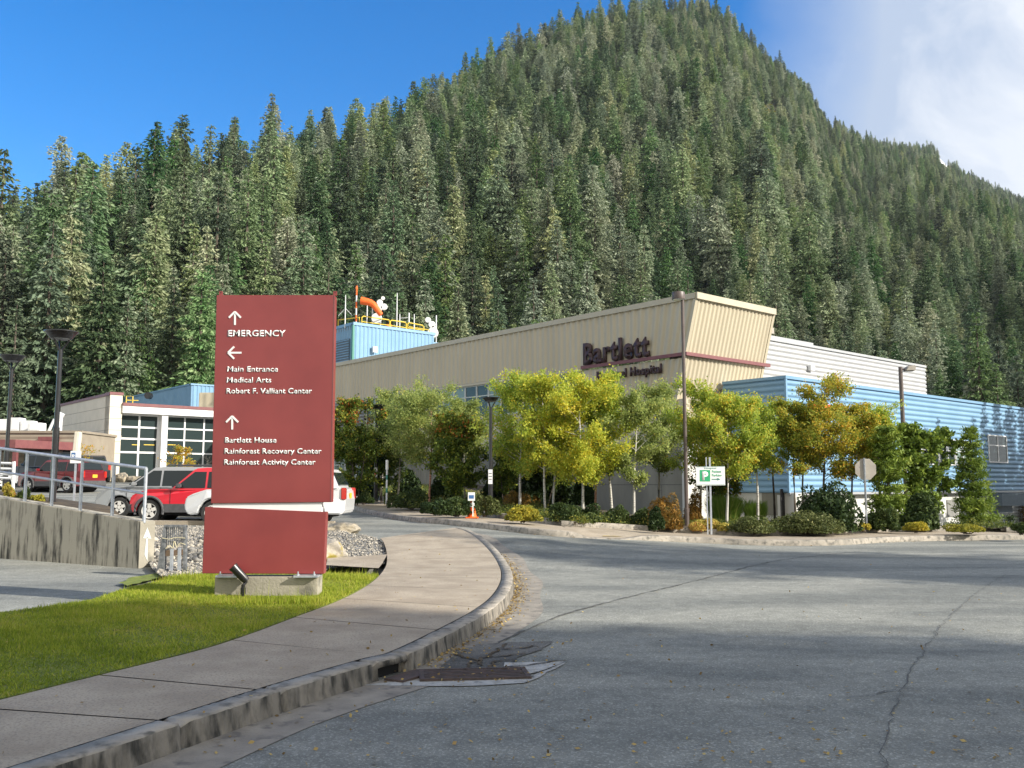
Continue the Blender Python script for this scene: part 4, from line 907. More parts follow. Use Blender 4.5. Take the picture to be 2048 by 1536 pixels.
CR = P(1371, 708, 42); CR.z = 0                                            # prow corner on plan
LO, RO = -DR, -DL                                                          # outward normals of the long wall and of the end wall
lean = lambda z: RO * (.27 * (z - 7.6))
sE = 41.0; ZT = 10.2; ZB = 7.57
# long wall: upper band, trimmed by the leaning corner
me_o = corr_v('long_wall', CR, DL, LO, 0, sE, ZB, ZT, .42, .05, M['tan'], hosp)
for v in me_o.data.vertices:   # follow the prow: first ribs stretch out to the leaning corner
    s = (v.co - CR).dot(DL) if False else (Vector((v.co.x, v.co.y, 0)) - CR).dot(DL)
    if s < 4: k = (1 - s / 4); p = RO * (.27 * (v.co.z - 7.6)) * k; v.co.x += p.x; v.co.y += p.y
s1 = solve_s(CR, DL, 1166, 737)
o = corr_v('long_wall', CR, DL, LO, 0, s1, 4.2, ZB - .14, .42, .05, M['tan'], hosp)
for v in o.data.vertices:
    s = (Vector((v.co.x, v.co.y, 0)) - CR).dot(DL)
    if s < 4: p = RO * (.27 * (v.co.z - 7.6)) * (1 - s / 4); v.co.x += p.x; v.co.y += p.y
TR = .27 * (ZT - 7.6)
b = MB(); q = [CR + RO * TR + LO * .12, CR + DL * sE + LO * .12, CR + DL * sE - LO * .5, CR + RO * TR - LO * .5]; b.prism(q, ZT - .12, ZT + .14); b.build('roof_edge', M['tan_trim'], hosp)
# end wall (leaning)
sR = 7.45; _o = CR + RO * (TR + .13); sR = solve_s(_o, DR, 1556); ends = corr_v('end_wall', CR, DR, RO, .0, sR, 4.2, ZT, .30, .05, M['tan'], hosp, lean)
b = MB(); q = [CR + RO * (TR + .13) - LO * -.1, CR + RO * (TR + .13) + DR * (sR + .05), CR + RO * (TR - .5) + DR * (sR + .05), CR + RO * (TR - .5)]; b.prism(q, ZT - .15, ZT + .145); b.build('roof_edge', M['tan_trim'], hosp)
for s in (0, sR):
    b = MB(); pts = []
    for z in (4.2, ZT - .15):
        p = CR + DR * s + lean(z); pts.append([p + RO * .07 - DR * .09, p + RO * .07 + DR * .09, p - RO * .1 + DR * .09, p - RO * .1 - DR * .09])
    b.hexa([Vector((p.x, p.y, 4.2)) for p in pts[0]], [Vector((p.x, p.y, ZT - .15)) for p in pts[1]]); b.build('corner_trim', M['tan_trim'], hosp)
b = MB(); p = CR + DR * sR; q = [(p + lean(4.2)), p + DL * 6 + DR * -.0, p + DL * 6, (p + lean(4.2))]
b.add([tuple((p + lean(4.2))[:2]) + (4.2,), tuple((p + DL * 6)[:2]) + (4.2,), tuple((p + DL * 6)[:2]) + (ZT,), tuple((p + lean(ZT))[:2]) + (ZT,)], [(0, 1, 2, 3)]); b.build('return_wall', M['tan'], hosp)
# roof deck
b = MB(); q = [CR + DR * .2, CR + DL * sE + DR * .2, CR + DL * sE + DR * 14, CR + DR * 7.2]; b.prism(q, 9.3, 9.6); b.build('roof', M['sign_back'], hosp)
# burgundy band
slab('band', CR, DL, LO, -.1, s1 + .0, 7.50, 7.66, .055, .17, 'burg', hosp)
slab('band', CR, DR, RO, -.17, sR + .35, 7.50, 7.66, .03, .20, 'burg', hosp)
slab('band_foot', CR, DL, LO, s1, sE, ZB - .16, ZB - .02, -.02, .06, 'tan_trim', hosp)
# window band
def window(org, d, out, s0, s1_, z0, z1, rec, nv, zh, fm, gm, parent, fw=.06):
    b = MB(); 
    def q(sa, sb, za, zb, o0=-rec, o1=-rec + .07):
        A = [org + d * sa + out * o0, org + d * sb + out * o0, org + d * sb + out * o1, org + d * sa + out * o1]; b.prism(A, za, zb)
    q(s0, s1_, z0, z0 + fw); q(s0, s1_, z1 - fw, z1); q(s0, s0 + fw, z0 + fw, z1 - fw); q(s1_ - fw, s1_, z0 + fw, z1 - fw)
    for i in range(1, nv): s = s0 + (s1_ - s0) * i / nv; q(s - fw / 2, s + fw / 2, z0 + fw, z1 - fw)
    for h in zh: q(s0 + fw, s1_ - fw, h - fw / 2, h + fw / 2, -rec + .002, -rec + .068)
    w_ = b.build('window', M[fm], parent)
    b = MB(); A = [org + d * s0 + out * (-rec + .02), org + d * s1_ + out * (-rec + .02), org + d * s1_ + out * (-rec + .035), org + d * s0 + out * (-rec + .035)]; b.prism(A, z0 + .01, z1 - .01); b.build('pane', M[gm], w_)
    return w_
rw = random.Random(11); s = s1 + .05; sL = solve_s(CR, DL, 733, 800)
while s < sL:
    window(CR, DL, LO, s, s + 1.08, 5.55, ZB - .17, .12, 1, [6.75], 'frame', rw.choice(['glass', 'glass_green', 'glass_green', 'glass']), hosp, .055); s += 1.10
wz0 = slab('lower_wall', CR, DL, LO, 0, sE, 3.6, 5.54, -.2, .02, 'tan_trim', hosp)
o = corr_h('louvered_wall', CR, DL, LO, s + .05, sE, 4.6, ZB - .17, .24, .10, M['louver'], hosp)
# glazing low at the far left, concrete base
s = solve_s(CR, DL, 760, 930)
while s < sE: window(CR, DL, LO, s, s + 1.5, 2.1, 3.58, .1, 2, [3.0], 'frame', 'glass_green', hosp); s += 1.53
slab('concrete_base', CR, DL, LO, 0, solve_s(CR, DL, 760, 930) - .02, -.5, 3.6, -.25, .05, 'bconcrete', hosp)
slab('concrete_base', CR, DL, LO, solve_s(CR, DL, 760, 930), sE, -.5, 2.08, -.25, .05, 'bconcrete', hosp)
slab('joint', CR, DL, LO, -.01, sE, 1.60, 1.63, .048, .054, 'crack', hosp)
for k in range(8): slab('joint', CR, DL, LO, 1.5 + 4.4 * k, 1.53 + 4.4 * k, -.5, 1.59, .048, .0535, 'crack', hosp)
corr_v('board_wall', CR, DL, LO, solve_s(CR, DL, 905, 960), solve_s(CR, DL, 800, 960), .5, 2.6, .24, .04, M['bconcrete'], hosp).location = LO * .06
slab('pale_base_wall', CR, DR, RO, -.06, 6.0, -1.5, 4.3, -.3, .04, 'concrete_pale', hosp)
slab('soffit', CR, DR, RO, -.06, 7.4, 4.1, 4.2, -.9, .06, 'tan_trim', hosp)
# blue block: corner stands out from the end wall
BC = P(1570, 752, 41.5); BZ = BC.z; BC.z = 0; sB = 42
corr_h('blue_wall', BC, DR, RO, 0, sB, 1.25, BZ - .12, .27, .05, M['blue_siding'], hosp)
corr_h('blue_wall', BC, DL, LO, 0, 3.4, 1.25, BZ - .12, .27, .05, M['blue_siding'], hosp)
slab('parapet_cap', BC, DR, RO, -.08, sB, BZ - .12, BZ + .02, -.3, .09, 'blue_siding', hosp)
slab('parapet_cap', BC, DL, LO, .0, 3.4, BZ - .121, BZ + .018, -.3, .09, 'blue_siding', hosp)
slab('corner_trim', BC, DR, RO, -.06, .06, 1.25, BZ - .12, -.02, .07, 'blue_siding', hosp)
slab('base_flashing', BC, DR, RO, 0, sB, 1.15, 1.26, -.1, .07, 'silver_siding', hosp)
b = MB(); b.prism([BC + DR * .1 + DL * .1, BC + DR * sB + DL * .1, BC + DR * sB + DL * 9, BC + DL * 9 + DR * .1], BZ - .5, BZ - .3); b.build('roof', M['sign_back'], hosp)
sOv = solve_s(BC, DR, 1991, 1000)
slab('pale_base_wall', BC, DR, RO, 0, sOv, -2.2, 1.15, -.6, -.3, 'concrete_pale', hosp)
slab('pale_base_wall', BC, DL, LO, -.3, 4, -2.2, 1.24, -.6, -.06, 'concrete_pale', hosp)
corr_h('white_wall', BC, DR, RO, sOv, sB, -2.2, 1.15, .2, .04, M['frame_white'], hosp).location = DL * .8
slab('canopy', BC, DR, RO, sOv - .3, sOv + 3.3, .35, 1.1, -.7, .5, 'dark_blue', hosp)
slab('canopy', BC, DR, RO, sOv - .3, sOv + 2.2, -.05, .36, -.7, .1, 'dark_blue', hosp)
slab('post', BC, DR, RO, solve_s(BC, DR, 2036), solve_s(BC, DR, 2041), -2.2, 1.15, .1, .3, 'frame_white', hosp)
slab('recess', BC, DR, RO, solve_s(BC, DR, 2044), sB, -2.2, .9, .0, .05, 'dark_blue', hosp)
# openings in the pale base: flat panels with their shade painted dark
def px_rect(org, d, out, x0, x1, y0, y1, o_, name, mat, th=.03, par=None):
    s0, s1_ = solve_s(org, d, x0, y1), solve_s(org, d, x1, y1); p = org + d * s0
    zt, zb_ = P(x0, y0, p.y).z, P(x0, y1, p.y).z; return slab(name, org, d, out, s0, s1_, zb_, zt, o_, o_ + th, mat, par or hosp), (s0, s1_, zb_, zt)
px_rect(CR, DR, RO, 1452, 1498, 977, 1002, .05, 'door_recess', 'dark')
s0, s1_ = solve_s(CR, DR, 1456, 990), solve_s(CR, DR, 1496, 990); window(CR, DR, RO, s0, s1_, P(1470, 1004, CR.y + 3).z, P(1470, 982, CR.y + 3).z, -.16, 3, [], 'galv', 'glass_green', hosp, .05)
px_rect(BC, DR, RO, 1573, 1625, 978, 1040, -.29, 'recess', 'dark')
px_rect(BC, DL, LO, 1524, 1568, 983, 1030, -.05, 'recess', 'bconcrete')
px_rect(BC, DR, RO, 1905, 1925, 1000, 1034, -.28, 'louver', 'louver')
# windows in the blue wall
for x0, x1 in ((1838, 1856), (1858, 1873), (1875, 1889), (1891, 1905), (1907, 1919), (1921, 1934)):
    s0, s1_ = solve_s(BC, DR, x0, 870), solve_s(BC, DR, x1, 870); window(BC, DR, RO, s0, s1_, 2.7, 4.15, -.03, 1, [3.5], 'frame_white', 'glass_green' if x0 > 1900 else 'glass', hosp, .05)
s0, s1_ = solve_s(BC, DR, 1973, 870), solve_s(BC, DR, 2010, 870); p = BC + DR * s0; window(BC, DR, RO, s0, s1_, P(1975, 925, p.y).z, P(1975, 869, p.y).z, -.03, 2, [P(1975, 890, p.y).z], 'frame_white', 'glass', hosp, .07)
px_rect(BC, DR, RO, 1618, 1660, 806, 822, .07, 'red_sign_panel', 'orange', .05)
# silver upper block
GC = CR + DL * 2.0; sG1 = solve_s(GC, DR, 1850, 735); pG = GC + DR * sG1; GZ = P(1850, 732, pG.y).z
o = corr_h('silver_wall', GC, DR, RO, 8.2, sG1, BZ - .6, GZ - .12, .27, .05, M['silver_siding'], hosp)
slab('parapet_cap', GC, DR, RO, 8.2, sG1 + .03, GZ - .12, GZ + .02, -.3, .09, 'silver_siding', hosp)
sj = solve_s(GC, DR, 1625, 695); slab('parapet_cap', GC, DR, RO, 8.2, sj, GZ + .021, GZ + .16, -.28, .06, 'silver_siding', hosp)
slab('side_wall', GC + DR * sG1, DL, DR, 0, 8, BZ - .6, GZ - .12, -.1, -.0, 'silver_siding', hosp)
px_rect(GC, DR, RO, 1614, 1622, 731, 741, .06, 'wall_lamp', 'white_metal', .2)
window(GC, DR, RO, solve_s(GC, DR, 1545, 748), solve_s(GC, DR, 1566, 748), BZ + .1, BZ + .75, -.06, 2, [], 'galv', 'glass_green', hosp, .05)
# building name
PL = lambda x, y: (lambda s_: CR + DL * s_ + LO * .10 + Vector((0, 0, 0)))(solve_s(CR, DL, x, y))
def PLz(x, y): p = PL(x, y); return Vector((p.x, p.y, P(x, y, p.y).z))
def wall_text(s_, x0, x1, z0, h, off, ext, name='lettering'):
    cu = bpy.data.curves.new(name, 'FONT'); cu.body = s_; cu.size = 1; cu.offset = off; cu.resolution_u = 3; cu.space_character = 1.14
    o_ = bpy.data.objects.new(name, cu); C.objects.link(o_); dg = bpy.context.evaluated_depsgraph_get(); me = bpy.data.meshes.new_from_object(o_.evaluated_get(dg)); bpy.data.objects.remove(o_); me.materials.clear()
    mn, mxx = min(v.co.x for v in me.vertices), max(v.co.x for v in me.vertices); a0, a1 = solve_s(CR, DL, x0, 720), solve_s(CR, DL, x1, 720)
    for v in me.vertices: f = (v.co.x - mn) / (mxx - mn); p = CR + DL * (a0 + (a1 - a0) * f) + LO * .10; v.co = Vector((p.x, p.y, z0 + (v.co.y + off) / (CAPH + 2 * off) * h))
    bm = bmesh.new(); bm.from_mesh(me); r_ = bmesh.ops.extrude_face_region(bm, geom=list(bm.faces)); bmesh.ops.translate(bm, verts=[g for g in r_['geom'] if isinstance(g, bmesh.types.BMVert)], vec=LO * ext); bmesh.ops.recalc_face_normals(bm, faces=bm.faces); bm.to_mesh(me); bm.free()
    return link(name, me, hosp, [M['letter']])
wall_text('Bartlett', 1172, 1303, 7.68, 1.12, .03, .12)
wall_text('Regional Hospital', 1198, 1327, 6.83, .44, .02, .10)
# rooftop plant room (blue)
TC = P(708, 650, 70); TZ = TC.z; TC.z = 0; pr = empty('rooftop_plant_room', TC, 'light blue ribbed plant room on the hospital roof with louvers on its shaded side', 'plant room'); TCl = Vector((0, 0, 0))
s2 = solve_s(TC, DR, 868, 670); s3 = solve_s(TC, DR, 906, 680)
corr_v('front_wall', TCl, DR, RO, 0, s2, 8.5, TZ, .36, .05, M['blue_siding'], pr)
corr_v('front_wall', TCl + DL * 1.2, DR, RO, s2 - .3, s3, 8.5, TZ - .55, .36, .05, M['blue_siding'], pr)
corr_v('side_wall', TCl, DL, LO, 0, 7, 8.5, TZ, .36, .05, M['blue_siding'], pr)
slab('parapet_cap', TCl, DR, RO, -.1, s2 + .1, TZ, TZ + .22, -.3, .1, 'blue_siding', pr); slab('parapet_cap', TCl, DL, LO, 0, 7, TZ + .001, TZ + .219, -.3, .1, 'blue_siding', pr)
slab('parapet_cap', TCl + DL * 1.2, DR, RO, s2 - .2, s3, TZ - .55, TZ - .35, -.3, .1, 'blue_siding', pr)
slab('louver', TCl, DL, LO, .5, 3.4, 8.5, TZ - 1.0, .05, .12, 'dark_blue', pr)
for k in range(22): slab('louver_blade', TCl, DL, LO, .5, 3.4, 8.9 + .2 * k, 8.96 + .2 * k, .12, .17, 'blue_siding', pr) if 8.96 + .2 * k < TZ - 1.0 else None
slab('corner_trim', TCl, DR, RO, -.14, .02, 8.5, TZ, -.1, .08, 'dgreen', pr)
q = P(748, 700, (TC + DR * solve_s(TC, DR, 748, 700)).y) - TC; b = MB(); b.box((q.x + .1, q.y - .25, q.z), (.38, .2, .45), rz=math.atan2(DR.y, DR.x)); b.build('wall_lamp', M['white_metal'], pr)
b = MB(); b.prism([Vector((0, 0, 0)) + DL * .1, DR * s2, DR * s2 + DL * 6, DL * 6], TZ - .3, TZ - .05); b.build('roof', M['sign_back'], pr)
# yellow rails on it
def loopy(e, x0, x1, y0t, y0b, y1t, y1b, Yoff=0):
    a0, a1 = solve_s(TC, DR, x0, 640), solve_s(TC, DR, x1, 650); A, B_ = TC + DR * a0 - RO * .25, TC + DR * a1 - RO * .25; l = e.location
    zt0, zt1 = P(x0, y0t, A.y).z, P(x1, y1t, B_.y).z; zb_ = TZ - .05; c = .12
    pts = [(A.x, A.y, zb_), (A.x, A.y, zt0 - c)]; u_ = (B_ - A).normalized(); pts += [(A.x + u_.x * c, A.y + u_.y * c, zt0), (B_.x - u_.x * c, B_.y - u_.y * c, zt1), (B_.x, B_.y, zt1 - c), (B_.x, B_.y, zb_)]
    b = MB(); b.tube([Vector(p) - l for p in pts], .045, 8); b.tube([Vector((A.x, A.y, (zt0 + zb_) / 2)) - l, Vector((B_.x, B_.y, (zt1 + zb_) / 2)) - l], .035, 8); return b.build('guard_rail', M['yellow'], e)
e = empty('roof_railing', (TC.x, TC.y, TZ), 'yellow guard railing around the blue rooftop plant room', 'railing')
for q in ((727, 783, 632, 0, 640, 0), (784, 816, 640, 0, 645, 0), (819, 851, 645, 0, 651, 0)): loopy(e, *q)
b = MB(); A = TC + DR * .2 - RO * 2 ; b.tube([Vector((TC.x - 1.6, TC.y + 2, TZ)) - e.location, Vector((TC.x - 1.6, TC.y + 2, TZ + .75)) - e.location, Vector((TC.x + .3, TC.y + .6, TZ + .7)) - e.location, Vector((TC.x + .3, TC.y + .6, TZ)) - e.location], .045, 8); b.build('guard_rail', M['yellow'], e)
a1 = solve_s(TC, DR, 880, 660); q = TC + DR * a1 + DL * 1.5; l = e.location; zz = P(880, 660, q.y).z
b = MB(); b.tube([Vector((q.x - 1.6, q.y - 1, zz + .1)) - l, Vector((q.x, q.y, zz)) - l, Vector((q.x, q.y, TZ - .6)) - l], .04, 8); b.build('guard_rail', M['yellow'], e)
# windsock, antennas, dishes
def onroof(px, yt, dep=1.2): s_ = solve_s(TC, DR, px, 650); p = TC + DR * s_ + DL * dep; return Vector((p.x, p.y, TZ - .1)), P(px, yt, p.y).z
g, zt = onroof(720, 578, .6); e = empty('windsock', g, 'orange windsock blowing right from a red and white mast on the roof', 'windsock'); h = zt - g.z
for k in range(6): b = MB(); b.tube([(0, 0, h * k / 6), (0, 0, h * (k + 1) / 6)], .06, 8); b.build('mast_band', M['orange' if k % 2 else 'white_metal'], e)
b = MB(); b.tube([(0, 0, h), (0, 0, h + .25)], [.1, .06], 8); b.build('beacon', M['orange'], e)
sk = lambda x, y: P(x, y, g.y) - g
b = MB(); b.tube(resample([sk(722, 601), sk(742, 606), sk(752, 616), sk(762, 630)], .25), [.30, .31, .29, .27, .24, .2, .16] if False else .27, 12); me_ = b.build('sock', M['orange'], e, smooth=1.2)
ns = len(me_.data.vertices) // 12
cs = resample([sk(722, 601), sk(742, 606), sk(752, 616), sk(762, 630)], .25)
for i, v in enumerate(me_.data.vertices): c = cs[min(len(cs) - 1, i // 12)]; k = 1.15 - .5 * (i // 12) / ns; v.co = c + (v.co - c) * k
def mast(px, yt, label, r=.045, dep=1.2, extra=None):
    g, zt = onroof(px, yt, dep); e = empty('antenna_mast', g, label, 'antenna', 'thin masts on the hospital roof'); b = MB(); b.tube([(0, 0, 0), (0, 0, (zt - g.z) * .6), (0, 0, zt - g.z)], [r, r, r * .7], 8); b.build('pole', M['white_metal'], e)
    if extra: extra(e, zt - g.z)
    return e
def spread(e, h):
    for sx in (-1, 1): b = MB(); b.tube([(0, 0, h * .6), (sx * .55, .1, h * .38)], .02, 6); b.build('stay', M['white_metal'], e)
mast(706, 590, 'thin white mast with two stays left of the windsock', extra=spread)
mast(750, 604, 'short white mast directly behind the windsock', .05); mast(761, 604, 'short white mast between the windsock tip and the dish stack', .05)
mast(810, 586, 'tallest white mast standing alone above the yellow railing', .05); mast(816, 628, 'thin mast with a cross arm at the middle of the railing', .05, extra=lambda e, h: MB().tube([(0, 0, h * .8), (.75, 0, h * .83)], .025, 6).tube([(.75, 0, h * .6), (.75, 0, h * 1.05)], .06, 8).build('cross_arm', M['white_metal'], e))
mast(845, 628, 'short white mast at the right end of the yellow railing', .05)
def dish(px, py, rpx, label, small, base_py, dep=.7):
    g, zt = onroof(px, py, dep); e = empty('satellite_dish', g, label, 'antenna dish', 'round dishes on the roof'); h = zt - g.z; rr = rpx * g.y / FPX
    b = MB(); b.tube([(.25, .3, -.5), (.25, .3, h + 1.6)], .055, 8); b.build('mast', M['white_metal'], e)
    b = MB(); b.lathe([(rr * .3, .25), (rr, .12), (rr, -.12), (rr * .96, -.16)], (0, -.05, h), 28, 'Y'); b.build('drum', M['white'], e, smooth=.6)
    for dx, dy, r2 in small: b = MB(); b.lathe([(r2 * .4, .16), (r2, .06), (r2, -.08), (r2 * .9, -.11)], (dx, .1, h + dy), 18, 'Y'); b.build('small_drum', M['white'], e, smooth=.6)
    return e
dish(763, 637, 10.5, 'large round white dish with smaller dishes above it beside the windsock', [(.15, .85, .28), (.55, .95, .26), (.2, 1.3, .24), (.45, 1.65, .15)], 650)
dish(908, 666, 11, 'round white dish standing alone at the far right of the plant room', [(-.45, 1.15, .25), (-.1, .75, .30), (.05, .45, .2)], 672, 3.0)
q = onroof(788, 650, .8)[0]; e = empty('warning_light', q, 'squat orange drum beside the yellow roof railing', 'warning light'); b = MB(); b.lathe([(.22, 0), (.22, .35), (.1, .4), (.25, .42), (.25, .65), (.05, .7)], (0, 0, 0), 14); b.build('drum', M['orange'], e)
# ================================================================== entrance building at the left
LC = P(220, 785, 65); LZ = LC.z; LC.z = 0; eb = empty('entrance_building', LC, 'cream entrance building with a tall white framed glass front', 'building'); O = Vector((0, 0, 0)); LB = gz(LC.x, LC.y) - .3
slab('side_wall', O, DL, LO, 0, solve_s(LC, DL, 122, 803), LB, LZ - .2, -.5, 0, 'cream', eb)
for k in range(1, 8): slab('panel_joint', O, DL, LO, 0, solve_s(LC, DL, 122, 803), LZ - .2 - k * .82, LZ - .17 - k * .82, -.01, .006, 'low_siding', eb)
slab('roof_edge', O, DL, LO, -.05, solve_s(LC, DL, 121, 803), LZ - .2, LZ, -.55, .06, 'burg', eb)
sc1 = solve_s(LC, DR, 244, 800); slab('column', O, DR, RO, -.0, sc1, LB, LZ - .15, -.9, .12, 'cream', eb)
slab('column_cap', O, DR, RO, -.05, sc1 + .05, LZ - .15, LZ + .04, -.95, .17, 'burg', eb)
for k in range(1, 8): slab('panel_joint', O, DR, RO, 0, sc1, LZ - .2 - k * .82, LZ - .17 - k * .82, .119, .125, 'low_siding', eb)
FZ = P(300, 815, (LC + DR * 3).y).z; sEnd = 16
slab('fascia', O, DR, RO, sc1, sEnd, FZ - .50, FZ, -1.6, .3, 'frame_white', eb); slab('fascia_trim', O, DR, RO, sc1, sEnd, FZ, FZ + .22, -1.6, .35, 'burg', eb)
slab('roof_deck', O, DR, RO, sc1, sEnd, FZ - .3, FZ + .1, -9, -1.6, 'sign_back', eb)
cw0, cw1 = solve_s(LC, DR, 321, 880), solve_s(LC, DR, 333, 880); slab('column', O, DR, RO, cw0, cw1, LB, FZ - .5, -1.1, .15, 'frame_white', eb)
hh_ = [P(280, y, (LC + DR * 3).y).z for y in (855, 878, 905)]
window(O, DR, RO, sc1 + .02, cw0, LB + .2, FZ - .5, .5, 2, hh_, 'frame_white', 'glass', eb, .13)
window(O, DR, RO, cw1, sEnd, LB + .2, FZ - .5, .5, 8, hh_, 'frame_white', 'glass', eb, .11)
slab('back_wall', O, DR, RO, 0, sEnd, LB, FZ - .3, -9.2, -9, 'low_siding', eb)
for x0, x1 in ((268, 284), (292, 314), (340, 356)):
    s0, s1_ = solve_s(LC, DR, x0, 888), solve_s(LC, DR, x1, 888); z_ = P(x0, 889, (LC + DR * s0).y).z
    slab('painted_reflection', O, DR, RO, s0, s1_, z_ - .025, z_ + .025, -.455, -.45, 'yellow', eb)  # yellow strip on the pane paints in a lamp's reflection
BC2 = P(383, 770, 84); bz = BC2.z; BC2.z = 0; bb = empty('blue_roof_block', BC2, 'small blue ribbed roof block rising behind the entrance building', 'roof block')
corr_v('wall', O, DR, RO, 0, 9, 5, bz, .38, .05, M['blue_siding'], bb); corr_v('wall', O, DL, LO, 0, 26, 5, bz, .38, .05, M['blue_siding'], bb); slab('cap', O, DR, RO, -.1, 9, bz, bz + .15, -.3, .1, 'blue_siding', bb); slab('cap', O, DL, LO, 0, 26, bz + .001, bz + .149, -.3, .1, 'blue_siding', bb)
b = MB(); q = P(332, 800, 84) - BC2; b.lathe([(.3, -.3), (.3, .2)], (q.x, q.y - 4, q.z), 10, 'Y'); b.build('vent_pipe', M['black'], bb)
e = empty('roof_hatch_rail', P(258, 795, 69), 'small yellow hatch rail on the roof edge of the cream building', 'railing'); b = MB(); b.tube([(-.2, 0, -1), (-.2, 0, .1), (.25, .1, .1), (.25, .1, -1)], .04, 6); b.tube([(-.2, 0, -.2), (.6, .3, -.2)], .035, 6); b.build('rail', M['yellow'], e)
b = MB(); q = P(425, 787, 77); b.box((q.x, q.y, q.z - .95), (1.7, 1.7, 1.9)); tag(b.build('roof_unit', M['tan_trim'], None, bevel=.05), 'tan roof unit just left of the red sign above the white fascia', 'roof unit')
# low wing and canopy
WZ = P(80, 866, 60).z; x0, x1 = P(-120, 866, 60).x, P(162, 866, 60).x; lwg = empty('low_wing', (x0, 60, 0), 'low brown sided wing with a dark red entrance canopy', 'building')
D_ = Vector((1, 0, 0)); OU = Vector((0, -1, 0)); W_ = x1 - x0
corr_h('wall', O, D_, OU, 0, W_, gz(x1, 60) - .3, WZ, .34, .03, M['low_siding'], lwg); slab('roof', O, D_, OU, -.1, W_ + .1, WZ, WZ + .15, -9, .12, 'low_siding', lwg); slab('side_wall', O, D_, OU, W_ - .1, W_, 1, WZ, -9, -.01, 'low_siding', lwg)
cx0, cx1 = P(-60, 880, 57).x - x0, P(52, 880, 57).x - x0; cz = P(50, 877, 57).z
b = MB(); c2 = P(112, 886, 57).x - x0; q = [(cx0, -4.2), (cx1, -4.2), (c2, -.05), (cx0, -.05)]; b.prism(q, cz - .62, cz - .12); b.build('canopy', M['burg'], lwg)
slab('window', O, D_, OU, P(50, 905, 60).x - x0, P(110, 905, 60).x - x0, 1.4, P(80, 900, 60).z, .04, .09, 'glass', lwg)
slab('window', O, D_, OU, P(165, 880, 60).x - x0 - 1.2, P(165, 880, 60).x - x0 - .2, 3.4, 4.0, .04, .09, 'glass', lwg)
slab('red_lintel', O, D_, OU, P(82, 880, 60).x - x0, P(120, 880, 60).x - x0, P(82, 882, 60).z, P(82, 874, 60).z, .05, .4, 'burg', lwg)
for xx in (6, 44): q = P(xx, 900, 57).x - x0; slab('post', O, D_, OU, q - .12, q + .12, 1.0, cz - .62, 3.6, 3.85, 'burg', lwg)
for i, (a, c_, y, lb) in enumerate(((-6, 18, 838, 'white air conditioning box at the left edge of the low roof'), (20, 38, 835, 'tall white air conditioning box, second from the left on the low roof'), (39, 62, 841, 'white air conditioning box in the middle of the low roof'), (55, 79, 846, 'white squarish air conditioning box nearest the cream wall'))):
    Y = 62 - (i == 3) * 1.0; A, B_ = P(a, y, Y), P(c_, y, Y); e = empty('air_conditioner', ((A.x + B_.x) / 2, Y + .5, WZ + .15), lb, 'air conditioner', 'rooftop air conditioners'); hgt = max(.6, A.z - WZ - .15)
    b = MB(); b.box((0, 0, hgt / 2), (B_.x - A.x, .9, hgt)); b.build('casing', M['white_metal'], e, bevel=.03); b = MB(); b.box((0, -.455, hgt * .5), ((B_.x - A.x) * .7, .02, hgt * .6)); b.build('grille', M['frame_white'], e)
q = P(118, 862, 62); e = empty('roof_vent', q, 'white jointed vent pipe on the low roof against the cream wall', 'vent'); b = MB(); b.tube([(0, 0, -.4), (0, 0, .9), (.15, 0, 1.2)], .2, 10); b.build('pipe', M['white_metal'], e); b = MB(); b.tube([(-.8, 0, -.3), (-.35, 0, .8)], .1, 8); b.build('brace', M['white_metal'], e)
q0, q1 = P(143, 925, 55), P(153, 863, 55); b = MB(); d = Vector((.14, 0, 0)); q0.z = gz(q0.x, 55)
b.hexa([q0 - d, q0 + d, q0 + d + Vector((0, .5, 0)), q0 - d + Vector((0, .5, 0))], [q1 - d, q1 + d, q1 + d + Vector((0, .5, 0)), q1 - d + Vector((0, .5, 0))]); tag(b.build('carved_post', M['cream'], None, bevel=.05), 'pale leaning post standing in front of the cream building', 'post')
# rocks at the foot of the glass front
for i, (a, c_, t, lb) in enumerate(((196, 224, 950, 'low pale rock at the left foot of the cream column'), (226, 250, 944, 'pale rock against the cream column base'), (250, 285, 950, 'pale rock below the glass front'))): boulder('boulder', a, c_, t, 965, lb, 'rock', 20 + i)
# ================================================================== PLANTS
def leafquads(c, s, rg, flat=0.0, droop=0.0, asp=.62):
    """one folded-diamond leaf (a quad) at each point c with length s"""
    n = len(c); d = rg.normal(size=(n, 3)); d[:, 2] = d[:, 2] * (1 - flat) - droop; d /= np.linalg.norm(d, axis=1)[:, None]
    e = rg.normal(size=(n, 3)); e[:, 2] *= (1 - flat); e -= (e * d).sum(1)[:, None] * d; e /= np.linalg.norm(e, axis=1)[:, None] + 1e-9
    s = s[:, None]; V = np.stack([c - d * s * .5, c + e * s * asp * .5, c + d * s * .5, c - e * s * asp * .5], 1)
    return V.reshape(-1, 3), np.arange(4 * n).reshape(-1, 4)
def leafobj(name, pts, size, tint, mat, parent, rg, **k):
    V, F = leafquads(np.asarray(pts), np.asarray(size), rg, **k); return link(name, npmesh(name, V, F, tint), parent, [mat])
LM = {}
G1, G2, Y1, Y2, O1 = (.055, .10, .015), (.14, .20, .03), (.36, .36, .045), (.50, .38, .04), (.45, .16, .03)
LM['birch'] = leafmat('birch_leaves', [(0, (.10, .17, .03)), (.35, (.28, .39, .06)), (.65, (.47, .56, .09)), (.9, (.66, .63, .09)), (1, (.72, .48, .06))], .55, .15)
LM['birch_y'] = leafmat('yellow_birch_leaves', [(0, (.12, .19, .03)), (.3, (.36, .46, .06)), (.7, (.64, .65, .09)), (1, (.76, .60, .06))], .55, .12)
